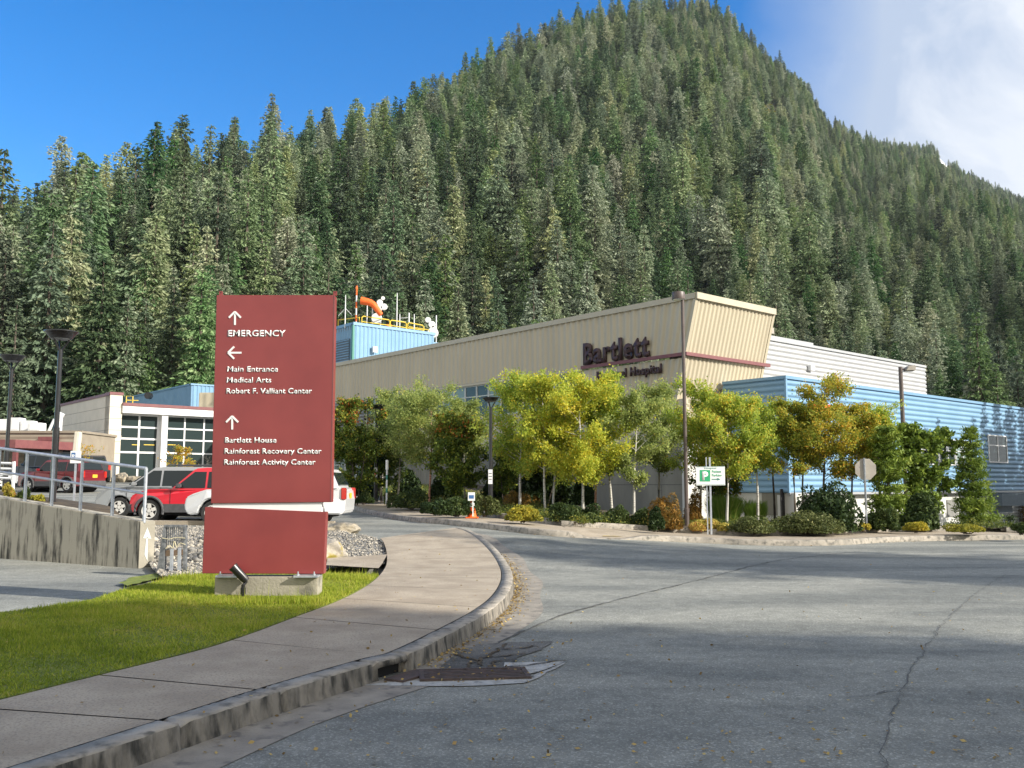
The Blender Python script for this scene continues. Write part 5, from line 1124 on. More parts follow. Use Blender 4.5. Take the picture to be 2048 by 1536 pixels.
LM['birch_g'] = leafmat('pale_birch_leaves', [(0, (.12, .18, .05)), (.5, (.34, .41, .12)), (.85, (.52, .56, .18)), (1, (.58, .50, .12))], .55, .12)
LM['maple'] = leafmat('shrub_maple_leaves', [(0, (.04, .075, .014)), (.5, (.13, .19, .028)), (.8, (.30, .32, .04)), (.9, (.50, .20, .04)), (1, (.55, .13, .035))], .3, .05)
LM['orange'] = leafmat('autumn_leaves', [(0, (.09, .14, .025)), (.4, (.26, .33, .05)), (.75, (.58, .48, .06)), (1, (.68, .34, .045))], .5, .1)
LM['dark'] = leafmat('dark_evergreen_leaves', [(0, (.015, .032, .012)), (.6, (.04, .07, .02)), (1, (.09, .13, .03))], .15, .15)
LM['juniper'] = leafmat('olive_ground_shrub', [(0, (.05, .07, .02)), (.5, (.12, .145, .045)), (1, (.24, .24, .09))], .2, .1)
LM['hedge'] = leafmat('low_hedge_leaves', [(0, (.025, .05, .015)), (.6, (.075, .11, .03)), (1, (.18, .21, .06))], .25, .15)
LM['yellow'] = leafmat('yellow_ground_leaves', [(0, (.16, .18, .03)), (.5, (.42, .38, .05)), (1, (.62, .48, .06))], .35, .1)
LM['fern'] = leafmat('russet_fern_leaves', [(0, (.07, .08, .02)), (.35, (.20, .14, .035)), (.7, (.38, .20, .04)), (1, (.50, .28, .06))], .35, .1)
LM['reed'] = leafmat('green_blade_leaves', [(0, (.08, .16, .02)), (.6, (.18, .30, .04)), (1, (.40, .40, .12))], .4, .1)
LM['pine'] = leafmat('pine_needles', [(0, (.05, .09, .018)), (.5, (.16, .24, .035)), (1, (.34, .40, .06))], .25, .15)
LM['pink'] = leafmat('pink_flower_leaves', [(0, (.20, .22, .05)), (.5, (.55, .46, .09)), (1, (.50, .18, .10))], .35, .1)
def stems(b, base, tops, r0):
    for t in tops: b.tube(t, [r0 * (1 - .85 * i / (len(t) - 1)) for i in range(len(t))], 7)
def decid(kind, h, w, z0, nl, ls, seed, mat, bark, label, cat='tree', multi=1, group=None, loc=(0, 0, 0), tb=.0, toporange=0, lean=.04, bare=0, name='birch_tree', dens=1.0):
    """tree with a stem (or several), rising side branches, twigs, and leaves hung along the twigs. w: crown radius"""
    rg = np.random.default_rng(seed); e = empty(name, loc, label, cat, group); b = MB(); tw = []
    for s in range(multi):
        a = rg.uniform(0, 6.28); sp_ = (.5 * w if multi > 1 else lean * h); top = Vector((math.cos(a) * sp_, math.sin(a) * sp_, h * rg.uniform(.9, .98)))
        base = Vector((math.cos(a) * .06 * (multi > 1), math.sin(a) * .06 * (multi > 1), -.1)); pts = []
        for i in range(9):
            f = i / 8; pts.append(base.lerp(top, f) + Vector((math.sin(f * 5 + seed + s) * .05, math.cos(f * 4 + seed) * .05, 0)) * h * .3 * f * (1 - f) * 2)
        r0 = .018 * h * (.7 if multi > 1 else 1) * .6; b.tube(pts, [r0 * (1 - .88 * i / 8) for i in range(9)], 8)
        nbr = int(34 / multi ** .6)
        for k in range(nbr):
            f = rg.uniform(z0 / h, .97); i = min(7, int(f * 8)); p = pts[i].lerp(pts[i + 1], f * 8 - i); t = (f - z0 / h) / (1 - z0 / h)
            L_ = w * (1.0 - .62 * t) * rg.uniform(.42, 1.32) * (.55 + .45 * min(1, t * 4)); a = rg.uniform(0, 6.28); upz = rg.uniform(.25, .9)
            d = Vector((math.cos(a), math.sin(a), upz)).normalized(); q = [p]; 
            for j in range(1, 5): dd = d + Vector((rg.normal(0, .12), rg.normal(0, .12), .10 * j - .05 * j * (L_ > .8))); q.append(q[-1] + dd.normalized() * L_ / 4)
            rr = r0 * .32 * (1 - .6 * f); b.tube(q, [rr, rr * .7, rr * .5, rr * .35, rr * .2], 5, False)
            for m in range(7):
                j = rg.uniform(.9, 3.99); ji = int(j); s0 = q[ji].lerp(q[ji + 1], j - ji); a2 = a + rg.normal(0, .9); l2 = L_ * rg.uniform(.18, .4); t2 = s0 + Vector((math.cos(a2), math.sin(a2), rg.uniform(-.35, .8))) * l2
                if rg.random() < .35 or bare: b.tube([s0, t2], [rr * .25, rr * .1], 3, False)
                tw.append((s0, t2)); tw.append((s0.lerp(t2, .5), t2 + Vector((rg.normal(0, .1), rg.normal(0, .1), rg.normal(0, .08)))))
            tw.append((q[2], q[4])); tw.append((q[3], q[4] + (q[4] - q[3]) * .4))
        for m in range(9): tw.append((pts[7].lerp(pts[8], rg.random()), pts[8] + Vector((rg.normal(0, .12), rg.normal(0, .12), rg.uniform(.0, .05 * h)))))
    b.build('trunk', bark, e, smooth=1.0)
    if nl:
        A = np.array([t[0] for t in tw]); B = np.array([t[1] for t in tw]); cl = rg.random(len(tw)); idx = rg.integers(0, len(tw), nl); f = rg.random(nl)[:, None]
        c = A[idx] * (1 - f) + B[idx] * f + rg.normal(0, .055 * w / 1.1, (nl, 3)); hz = (c[:, 2] - z0) / (h - z0)
        t = .5 + (cl[idx] - .5) * .42 + rg.normal(0, .16, nl) + tb + (.07 if multi == 1 else .03)
        if toporange: t = np.where(hz > .72, t + toporange * rg.random(nl), np.minimum(t, .82))
        leafobj('crown', c, ls * rg.uniform(.7, 1.3, nl), t, mat, e, rg, droop=.3)
    return e
def bush(name, cat, label, px0, px1, pyt, pyb, mat, ls, n, seed, group=None, tint=0, dep=1.0, Y=None, off=.25, stuff=0, flat=0, spiky=0):
    """rounded leafy shrub filling the given span; clumpy surface, twigs inside"""
    rg = np.random.default_rng(seed)
    if Y is None: g = G((px0 + px1) / 2, pyb, off)
    else: q = P((px0 + px1) / 2, pyb, Y); g = q
    w_ = (px1 - px0) * g.y / FPX / 2; h = (pyb - pyt) * g.y / FPX; g = g + Vector((0, w_ * dep * .5, 0))
    nc = max(5, int(n / 260)); cc = rg.normal(size=(nc, 3)); cc /= np.linalg.norm(cc, axis=1)[:, None]; cc[:, 2] = abs(cc[:, 2]); cc *= rg.uniform(.45, .86, (nc, 1)); cr = rg.uniform(.24, .42, nc)
    k = rg.integers(0, nc, n); d = rg.normal(size=(n, 3)); d /= np.linalg.norm(d, axis=1)[:, None]; c = cc[k] + d * (cr[k] * rg.uniform(.75, 1.05, n) ** .5)[:, None]
    c[:, 2] = abs(c[:, 2]); ct = rg.normal(0, .12, nc)
    c = c * np.array([w_ * .92, w_ * dep * .92, h * .9]); c[:, 2] += .01
    t = .45 + ct[k] + rg.normal(0, .17, n) + tint
    e = empty(name, g, label, cat, group)
    leafobj('foliage', c, ls * rg.uniform(.6, 1.4, n), t, mat, e, rg, flat=flat, asp=.5 if not spiky else .22)
    b = MB()
    for i in range(9): a = rg.uniform(0, 6.28); q = cc[i % nc] * np.array([w_, w_ * dep, h]) * .75; b.tube([(math.cos(a) * .05, math.sin(a) * .05, -.05), tuple(q * .5 + rg.normal(0, .04, 3)), tuple(q)], [.02, .014, .006], 4, False)
    b.build('stem', M['bark'], e)
    return e
def soil(px, Y, extra=.25): X = ray(px, 1000)[0] * Y; return Vector((X, Y, gz(X, Y) + extra))
def tree_at(px, Y, ytop): g = soil(px, Y); return g, P(px, ytop, Y).z - g.z
GB = 'birches in the planting bed before the hospital'
spec = [  # px, Y, ytop, crown half width px, crown bottom y, leaves, mat, tint, label
 (858, 34, 768, 62, 905, 8000, 'birch_g', -.05, 'pale leaved birch with a peeling reddish trunk behind the orange cone', 'red_bark'),
 (795, 36.5, 790, 50, 900, 6000, 'birch_g', -.1, 'thin pale green birch just right of the half hidden post lamp', 'pale_bark'),
 (762, 38.5, 770, 36, 890, 3800, 'birch_g', -.05, 'slender birch topping the shrubs beside the red sign', 'pale_bark'),
 (930, 35.5, 790, 45, 880, 5500, 'birch_g', -.02, 'light green birch between the cone and the black lamp behind it', 'pale_bark'),
 (1040, 31.5, 745, 60, 940, 8500, 'birch', .03, 'green birch immediately right of the black post lamp', 'birch_bark'),
 (1091, 30.3, 755, 50, 930, 7000, 'birch_y', .02, 'golden birch, left one of the close pair of white trunks', 'birch_bark'),
 (1105, 31.2, 760, 52, 925, 7000, 'birch', .08, 'birch, right one of the close pair of white trunks', 'birch_bark'),
 (1166, 29.6, 741, 66, 945, 11500, 'birch_y', .05, 'large golden birch with a forked white trunk in the middle of the row', 'birch_bark'),
 (1189, 32.2, 775, 40, 930, 5000, 'birch', -.02, 'birch with an orange brown trunk behind the large golden one', 'red_bark'),
 (1224, 30.5, 752, 50, 925, 7000, 'birch', .06, 'birch with a spotted trunk right of the large golden one', 'birch_bark'),
 (1267, 29.5, 762, 48, 945, 6500, 'birch_g', .02, 'birch with a slim forked white trunk left of the tall brown lamp', 'birch_bark'),
 (1318, 33.0, 742, 46, 910, 6000, 'birch_g', -.03, 'greyish green birch against the building corner', 'pale_bark'),
 (1400, 31.5, 755, 50, 925, 7000, 'birch', .0, 'green birch just right of the tall brown lamp', 'pale_bark'),
 (1452, 30.4, 765, 52, 930, 7500, 'birch', .05, 'yellow green birch above the patient parking sign', 'birch_bark'),
 (1514, 30.8, 775, 44, 915, 6000, 'birch', -.02, 'birch with the clearest white trunk over the grass clump', 'birch_bark'),
 (1548, 33.5, 790, 40, 900, 4500, 'birch', -.1, 'dark green birch in front of the blue block corner', 'bark'),
 (1590, 30.8, 800, 44, 930, 6000, 'orange', -.08, 'mottled brown trunked birch left of the orange crown', 'bark'),
 (1604, 32.5, 790, 38, 905, 4200, 'birch', -.08, 'thin birch half behind the mottled trunk', 'pale_bark'),
 (1645, 31.0, 752, 56, 935, 7200, 'orange', .05, 'birch turning orange, loose tall top in front of the blue wall', 'bark'),
 (1700, 31.5, 800, 46, 940, 6500, 'orange', -.02, 'yellow and green birch behind the octagonal sign', 'bark'),
 (1755, 32.5, 785, 46, 935, 6200, 'birch', .06, 'bushy yellow green birch between the octagonal sign and the right lamp', 'bark'),
]
for i, (px, Y, yt, hw_, yb, n, m, tb, lb, bk) in enumerate(spec):
    g, h = tree_at(px, Y, yt + 8); z0 = P(px, yb, Y).z - g.z; decid('b', h, hw_ * Y / FPX * 1.85, max(.5, z0 * .8), int(n * 2.2), .080, 100 + i, LM[m], M[bk], lb, group=GB, loc=g, tb=tb)
# multi-stemmed dark shrubby maples with red tops
for i, (px, Y, yt, hw_, yb, n, tb, orange, lb) in enumerate([
  (712, 35.5, 800, 44, 960, 12000, -.08, .30, 'dark green maple with an orange top nearest the red sign'),
  (765, 37.0, 850, 38, 965, 8000, -.16, 0, 'dense dark green maple behind the half hidden post lamp'),
  (916, 33.4, 835, 46, 975, 14000, -.08, .26, 'broad dark maple with a russet top above the orange cone'),
  (1010, 34.0, 870, 40, 960, 7000, -.12, 0, 'dark green leafy maple right of the black post lamp'),
  (1090, 36.0, 880, 60, 950, 8000, -.2, 0, 'shaded maple standing behind the pair of white trunks'),
  (1435, 33.5, 870, 40, 975, 7000, -.02, 0, 'small leafy maple behind the patient parking sign')]):
    g, h = tree_at(px, Y, yt); z0 = P(px, yb, Y).z - g.z; decid('m', h, hw_ * Y / FPX * 1.5, max(.35, z0 * .6), int(n * 1.9), .10, 300 + i, LM['maple'], M['bark'], lb, multi=5, group='shrubby maples in the planting bed', loc=g, tb=tb, toporange=orange, name='maple_tree')
# conifers in the bed
def spray_cone(name, cat, label, px, Y, yt, yb, hw_px, n, mat, seed, ls=.16, shape=.8, z0f=.05, group=None, open_=.0, base=None):
    rg = np.random.default_rng(seed); g = soil(px, Y) if base is None else base; h = P(px, yt, Y).z - g.z; w_ = hw_px * Y / FPX; e = empty(name, g, label, cat, group)
    b = MB(); b.tube([(0, 0, -.1), (0, 0, h * .6), (0, 0, h * .97)], [.035 * h ** .5 + .03, .03, .01], 7); C_, S_, T_ = [], [], []; lev = int(h / .26)
    for L_ in range(lev):
        f = (L_ + rg.uniform(0, .5)) / lev; z = h * (z0f + (1 - z0f) * f); r_ = w_ * (1 - f) ** shape * rg.uniform(.8, 1.15) + .05; nb_ = 7
        for k in range(nb_):
            if rg.random() < open_: continue
            a = 6.28 * k / nb_ + rg.uniform(-.4, .4) + L_; rr = r_ * rg.uniform(.7, 1.15); up = .15 + .35 * f; tip = Vector((math.cos(a) * rr, math.sin(a) * rr, z + rr * up)); o_ = Vector((0, 0, z)); b.tube([o_, tip], [.014, .005], 3, False)
            m = max(4, int(n * rr / (lev * nb_ * w_ * .55))); u_ = rg.random(m) ** .6; q = np.array(o_)[None] * (1 - u_[:, None]) + np.array(tip)[None] * u_[:, None]; q += rg.normal(0, .07 + .05 * rr, (m, 3)) * np.array([1, 1, .7]); C_.append(q); T_.append(np.full(m, rg.normal(0, .12)) + u_ * .22 + rg.normal(0, .12, m) + .32)
    c = np.concatenate(C_); t = np.concatenate(T_); b.build('trunk', M['bark'], e); leafobj('crown', c, ls * rg.uniform(.6, 1.4, len(c)), t, mat, e, rg, asp=.25); return e
spray_cone('pine_tree', 'tree', 'bright green young pine behind the octagonal sign', 1778, 30.5, 850, 1058, 40, 9000, LM['pine'], 41, .15, .45, .0)
spray_cone('spruce_tree', 'tree', 'pointed small spruce before the window of the blue wall', 1948, 31.5, 848, 1058, 40, 9500, LM['pine'], 42, .14, .62, .0)
spray_cone('spruce_tree', 'tree', 'dark layered spruce in shade behind the black post lamp', 1062, 36, 930, 1000, 52, 5000, LM['dark'], 43, .2, .6, .0)
spray_cone('spruce_tree', 'tree', 'tiny dark spruce low at the right edge by the white siding', 2018, 34, 1028, 1060, 14, 900, LM['dark'], 44, .12, .7, .0)
g, h = tree_at(1862, 31.5, 848); decid('c', h, 56 * 31.5 / FPX * 1.2, .5, 15000, .13, 45, LM['pine'], M['bark'], 'broad flat topped dark green tree left of the pointed spruce', multi=4, loc=g, tb=-.12, name='cedar_tree')
# shrubs and ground planting
B = bush
B('shrub', 'shrub', 'large dark glossy shrub left of the octagonal sign', 1600, 1735, 955, 1062, LM['dark'], .12, 11000, 51, tint=.05)
B('shrub', 'shrub', 'dark shrub at the foot of the broad flat topped tree', 1808, 1900, 985, 1058, LM['dark'], .12, 7000, 52, tint=.2)
B('shrub', 'shrub', 'dark leafy shrub right of the octagonal sign', 1740, 1810, 1010, 1060, LM['hedge'], .11, 4000, 53)
B('juniper', 'shrub', 'olive green low mound, left of the two beside the parking sign', 1462, 1562, 1030, 1066, LM['juniper'], .07, 9000, 54)
B('juniper', 'shrub', 'olive green low mound, wider right one beside the parking sign', 1550, 1700, 1024, 1066, LM['juniper'], .07, 15000, 55, dep=.7)
B('shrub', 'shrub', 'yellow leafed low plants under the broad flat topped tree', 1800, 1872, 1044, 1062, LM['yellow'], .07, 3500, 56, dep=.5)
B('shrub', 'shrub', 'yellow green low plants under the pointed spruce', 1885, 1985, 1045, 1064, LM['yellow'], .07, 4000, 57, dep=.5, tint=-.15)
B('shrub', 'shrub', 'small yellow tuft at the foot of the octagonal sign post', 1716, 1745, 1044, 1061, LM['yellow'], .07, 900, 58)
B('shrub', 'shrub', 'green shrub low at the right edge beside the tiny spruce', 2024, 2075, 1046, 1066, LM['hedge'], .08, 2500, 59)
B('shrub', 'shrub', 'reddish bare shrub at the right edge by the white post', 2038, 2075, 985, 1055, LM['fern'], .07, 900, 60)
B('fern', 'fern', 'tall russet fern clump left of the tall brown lamp', 1298, 1372, 980, 1058, LM['fern'], .12, 6500, 61, spiky=1)
B('fern', 'fern', 'orange fern clump right behind the tall brown lamp', 1368, 1412, 975, 1050, LM['fern'], .12, 4000, 62, tint=.12, spiky=1)
B('fern', 'fern', 'russet fern clump beside the black post lamp', 1004, 1062, 972, 1022, LM['fern'], .11, 3500, 63, spiky=1)
B('fern', 'fern', 'small russet fern between the pair of white trunks and the post lamp', 1055, 1088, 985, 1015, LM['fern'], .1, 1500, 64, tint=.1, spiky=1)
B('flowering_plant', 'plant', 'low yellow and pink plants at the foot of the patient parking sign', 1378, 1466, 1036, 1062, LM['pink'], .07, 4500, 65, dep=.6)
B('shrub', 'shrub', 'low yellow plants in front of the russet fern by the post lamp', 1000, 1090, 1012, 1042, LM['yellow'], .08, 4500, 66, tint=-.12, dep=.6)
for i, (a, c_, t, bt, lb) in enumerate([(1088, 1160, 1008, 1044, 'dark low hedge under the pair of white trunks'), (1140, 1215, 1006, 1047, 'dark low hedge under the large golden birch'), (1205, 1262, 1010, 1048, 'dark low hedge under the spotted trunk'), (1255, 1312, 1012, 1052, 'dark low hedge before the building corner')]):
    B('hedge', 'hedge', lb, a, c_, t, bt, LM['hedge'], .08, 5200, 70 + i, group='low hedges along the planter edge', dep=.8, tint=.0)
for i, (a, c_, t, bt, m, lb) in enumerate([(1290, 1335, 1015, 1060, 'dark', 'dark rounded shrub below the russet fern'), (1170, 1310, 990, 1018, 'orange', 'pale orange tipped plants behind the low hedges'), (868, 960, 988, 1030, 'hedge', 'low green shrub just behind the orange cone'), (775, 870, 968, 1016, 'hedge', 'leafy fern green shrub right of the white marker post'), (690, 760, 965, 1000, 'dark', 'dark ground shrub right of the white car'), (835, 900, 995, 1026, 'dark', 'dark low shrub under the reddish birch trunk'), (940, 1000, 985, 1030, 'juniper', 'yellow green leafy shrub between the cone and the post lamp'), (668, 705, 930, 985, 'orange', 'yellowish bush beside the right edge of the red sign'), (758, 800, 985, 1008, 'juniper', 'small green shrub at the foot of the marker post'), (700, 750, 985, 1006, 'hedge', 'low green shrub at the foot of the half hidden lamp')]):
    B('shrub', 'shrub', lb, a, c_, t, bt, LM[m], .09, int((c_ - a) * 55), 80 + i, tint=-.05, dep=.7)
for i, (a, c_, t, bt, Y, lb) in enumerate([(960, 1040, 945, 1005, 36.5, 'dark shrub standing in for shade against the concrete wall right of the post lamp'), (1085, 1160, 935, 1012, 36, 'large dark shrub standing in for shade behind the pair of white trunks'), (1140, 1190, 950, 1010, 34.5, 'dark shrub standing in for shade behind the forked white trunk'), (780, 850, 930, 1000, 38.5, 'dark shrub standing in for shade right of the marker post'), (700, 760, 925, 990, 39, 'dark shrub standing in for shade by the bare white sapling'), (855, 905, 950, 1005, 36, 'dark shrub standing in for shade behind the reddish birch trunk')]):
    B('shrub', 'shrub', lb, a, c_, t, bt, LM['dark'], .13, 3800, 140 + i, Y=Y, dep=.6)  # dark shrubs added to fill in the shadow under the birch crowns
# low ground cover filling the front of the bed
rg = np.random.default_rng(31); C_, S_, T_ = [], [], []
for k in range(3000):
    i = int(rg.integers(2, len(FK) - 2)); d = 2.45 + 4.5 * rg.random() ** 1.5; p = FK[i] + (FB[i] - FK[i]).normalized() * d; r0 = rg.uniform(.14, .42); m = 50; q = rg.normal(size=(m, 3)); q /= np.linalg.norm(q, axis=1)[:, None]; q[:, 2] = abs(q[:, 2]) * .8; q *= r0 * rg.uniform(.6, 1.05, (m, 1)); C_.append(q + np.array([p.x, p.y, gz(p.x, p.y) + .26])); S_.append(rg.uniform(.04, .09, m)); T_.append(rg.normal(rg.choice([.25, .4, .55, .85], p=[.4, .3, .2, .1]), .12, m))
c = np.concatenate(C_); V, F = leafquads(c, np.concatenate(S_), rg, asp=.4); LM['cover'] = leafmat('ground_cover_leaves', [(0, (.03, .055, .015)), (.4, (.10, .14, .03)), (.7, (.26, .28, .05)), (1, (.52, .42, .07))], .3, 0)
tag(link('ground_cover', npmesh('ground_cover', V, F, np.concatenate(T_)), None, [LM['cover']]), kind='stuff')
# blade grass clump
def blades(name, label, px0, px1, pyt, pyb, n, mat, seed, wd=.012, off=.25):
    rg = np.random.default_rng(seed); g = G((px0 + px1) / 2, pyb, off); w_ = (px1 - px0) * g.y / FPX / 2; h = (pyb - pyt) * g.y / FPX; V = np.zeros((n, 6, 3)); a = rg.uniform(0, 6.28, n); r_ = rg.random(n) ** .5 * .55
    b0 = np.stack([np.cos(a) * r_ * w_, np.sin(a) * r_ * w_ * .7, np.zeros(n)], 1); hh = h * rg.uniform(.55, 1.05, n) * (1 - .25 * r_); o_ = np.stack([np.cos(a), np.sin(a), np.zeros(n)], 1) * (w_ * .55 * rg.uniform(.1, .9, n))[:, None]; sd = np.stack([-np.sin(a), np.cos(a), np.zeros(n)], 1) * wd; zz = np.array([0, 0, 1.])
    sd = np.tile(np.array([wd, 0, 0]), (n, 1)); m1 = b0 + o_ * .35 + zz * (hh * .6)[:, None]; t_ = b0 + o_ + zz * hh[:, None]
    V[:, 0], V[:, 1], V[:, 2], V[:, 3], V[:, 4], V[:, 5] = b0 - sd, b0 + sd, m1 + sd, t_ + sd * .15, t_ - sd * .15, m1 - sd
    F = np.arange(6 * n).reshape(-1, 6); F = np.concatenate([F[:, [0, 1, 2, 5]], F[:, [5, 2, 3, 4]]]); tt = rg.normal(.5, .2, n)
    o = link(name, npmesh(name, V.reshape(-1, 3), F, np.concatenate([tt, tt])), None, [mat]); o.location = g + Vector((0, w_ * .5, 0)); return tag(o, label, 'ornamental grass')
blades('grass_clump', 'tall bright green grass clump right of the parking sign', 1412, 1500, 988, 1050, 1500, LM['reed'], 5)
blades('grass_clump', 'smaller arching green grass clump before the dark recess', 1485, 1545, 998, 1050, 800, LM['reed'], 6)
# bare white-stemmed sapling by the sign, saplings before the glass front
g, h = tree_at(686, 37, 905); decid('s', h, 1.0, .7, 0, .1, 401, None, M['birch_bark'], 'bare white stemmed sapling at the right edge of the red sign', loc=g, bare=1, name='sapling')
q = P(362, 950, 58); decid('s', P(362, 878, 58).z - q.z, 1.25, .5, 1500, .12, 402, LM['orange'], M['pale_bark'], 'thin sapling with brown leaves before the glass front', loc=Vector((q.x, q.y, gz(q.x, q.y))), bare=1, tb=.25, name='sapling')
q = P(412, 950, 56); decid('s', P(412, 893, 56).z - q.z, 1.3, .4, 0, .12, 403, None, M['pale_bark'], 'leafless sapling between the glass front and the red sign', loc=Vector((q.x, q.y, gz(q.x, q.y))), bare=1, name='sapling')
q = P(172, 950, 59); decid('s', P(172, 870, 59).z - q.z, 1.3, .6, 500, .12, 404, LM['orange'], M['bark'], 'thin sapling beside the pale leaning post', loc=Vector((q.x, q.y, gz(q.x, q.y))), bare=1, tb=.2, name='sapling')
B('shrub', 'shrub', 'green shrub below the glass front beside the silver minivan', 330, 350, 932, 950, LM['hedge'], .12, 900, 95, Y=56)
# flower bed behind the wall
for i, (a, c_, t, bt, m, lb) in enumerate([(48, 90, 982, 1012, 'yellow', 'bright yellow shrub left of the larger black lamp'), (30, 58, 972, 1004, 'hedge', 'green shrub in the flower bed behind the railing'), (-5, 34, 978, 1004, 'yellow', 'yellow leafed plants at the left edge behind the railing'), (-2, 28, 968, 990, 'pink', 'reddish plants at the left edge of the flower bed'), (60, 108, 998, 1018, 'yellow', 'low yellow plants at the foot of the larger black lamp')]):
    B('shrub', 'shrub', lb, a, c_, t, bt + 4, LM[m], .06, 2600, 120 + i, Y=20.8, dep=.7, tint=.05)
# fallen leaves in the gutter and along the kerb
rg = np.random.default_rng(8); pts, tt = [], []
lo_, hi_ = near_arc(900, 1300), near_arc(1000, 1110)
for k in range(1500):
    a = rg.uniform(lo_ - 1.0, hi_); i = min(NS, int(np.searchsorted(arc, a))); d = min(.36, abs(rg.normal(0, .10)) + .01); n_ = (K[i] - KB[i]).normalized(); p = K[i] + n_ * d; pts.append((p.x, p.y, p.z + .014 + rg.uniform(0, .012)))
for k in range(420): g = G(rg.uniform(700, 1130), rg.uniform(1280, 1372)); pts.append((g.x, g.y, g.z + .03)) if g.x > K[min(NS, int(near_arc(800, 1355) * 0 + 300))].x - 9 and (g - K[ia[0]]).length < 2.6 and k % 3 == 0 else None
for k in range(260): a = rg.uniform(1, arc[-1] - 1); i = min(NS, int(np.searchsorted(arc, a))); p = K[i].lerp(I[i], rg.uniform(-.25, .9)); q_ = p; pts.append((p.x, p.y, p.z + (.172 if (p - I[i]).length < (K[i] - I[i]).length - .02 else .02)))
for k in range(900): i = rg.integers(0, len(FK)); p = FK[i] + (FK[i] - FB[i]).normalized() * abs(rg.normal(0, .12)); pts.append((p.x, p.y, p.z + .015))
for k in range(500): g = G(rg.uniform(400, 2048), 1080 + 456 * rg.random() ** .6); pts.append((g.x, g.y, g.z + .012))
for k in range(170): x_, y_ = rg.uniform(-8, -.5), rg.uniform(5, 14); pts.append((x_, y_, .20)) if inpoly([x_], [y_], poly)[0] else None
pts = np.array(pts); n = len(pts); LM['litter'] = leafmat('fallen_leaf', [(0, (.16, .11, .05)), (.5, (.38, .26, .10)), (1, (.55, .42, .15))], .2, 0)
V, F = leafquads(pts, rg.uniform(.02, .045, n), rg, flat=.8); tag(link('fallen_leaves', npmesh('fallen_leaves', V, F, rg.random(n)), None, [LM['litter']]), kind='stuff')
# ================================================================== MOUNTAIN FOREST
RDG = [(-500, 330), (-200, 300), (0, 290), (90, 240), (150, 235), (265, 225), (320, 228), (390, 190), (470, 195), (540, 190), (625, 215), (700, 208), (790, 200), (860, 170), (900, 140), (1000, 90), (1100, 50), (1200, 15), (1300, -8), (1400, -8), (1450, 5), (1530, 80), (1600, 130), (1660, 190), (1690, 238), (1740, 258), (1790, 285), (1900, 292), (1940, 330), (2010, 368), (2048, 385), (2200, 440), (2500, 520)]
DRD = [(-500, 210), (0, 210), (500, 255), (700, 330), (800, 400), (1000, 540), (1300, 700), (1450, 760), (1550, 820), (1690, 1080), (1800, 1350), (2048, 1500), (2500, 1600)]
D0D = [(-500, 92), (0, 94), (400, 105), (700, 128), (1000, 150), (1300, 165), (1600, 160), (1850, 135), (2048, 130), (2500, 120)]
ip = lambda T, x: float(np.interp(x, [t[0] for t in T], [t[1] for t in T]))
TREE_H = 25.0
def ridge(px):
    D = ip(DRD, px); far = 1 if px < 1690 else .62; return D, CAMZ + ray(px, ip(RDG, px))[1] * D * 1.0 - TREE_H * (1.12 if px > 850 else 1.12 + .45 * (850 - px) / 850) * far
def hill(px, u_):
    """surface point at column px and fraction u_ of the way up (0 foot, 1 ridge, >1 behind)"""
    D, zr = ridge(px); D0 = ip(D0D, px); a = ray(px, 900)[0]; z0 = 1.8 if px < 1200 else -.6
    if u_ <= 1:
        Y = D0 + (D - D0) * u_; k = 1.0 + .0 * u_; zz = z0 + (zr - z0) * (u_ ** 1.06)
        zz += min(1, u_ * 6) * (1 - u_) * (6 * math.sin(px * .012 + u_ * 9) + 4 * math.sin(px * .031 - u_ * 14)) * (D / 700 + .2)
    else: Y = D + (u_ - 1) * 300; zz = zr - (u_ - 1) * 170
    return Vector((a * Y, Y, zz))
cols = list(range(-460, 2500, 20)); us = [0] + [i / 34 for i in range(1, 35)] + [1.3, 2.2]
V = []
for uu in us:
    for c in cols: p = hill(c, uu); V.append((p.x, p.y, p.z - (.0 if uu else 3)))
nc = len(cols); F = [(r * nc + i, r * nc + i + 1, (r + 1) * nc + i + 1, (r + 1) * nc + i) for r in range(len(us) - 1) for i in range(nc - 1)]
structure(link('mountain', npmesh('mountain', V, F, smooth=True), None, [M['hill']]))
V = []
for i in range(nc): p = hill(cols[i], 0); V += [(p.x * .86, p.y * .86, gz(p.x * .86, min(88, p.y * .86)) - .05), (p.x, p.y, p.z + .02)]
structure(link('forest_ground', npmesh('forest_ground', V, [(2 * i, 2 * i + 2, 2 * i + 3, 2 * i + 1) for i in range(nc - 1)]), None, [M['hill']]))
LM['spruce'] = leafmat('spruce_needles', [(0, (.030, .062, .030)), (.25, (.085, .140, .066)), (.5, (.185, .255, .135)), (.8, (.35, .40, .245)), (1, (.50, .53, .36))], .22, .70, .7, .06)
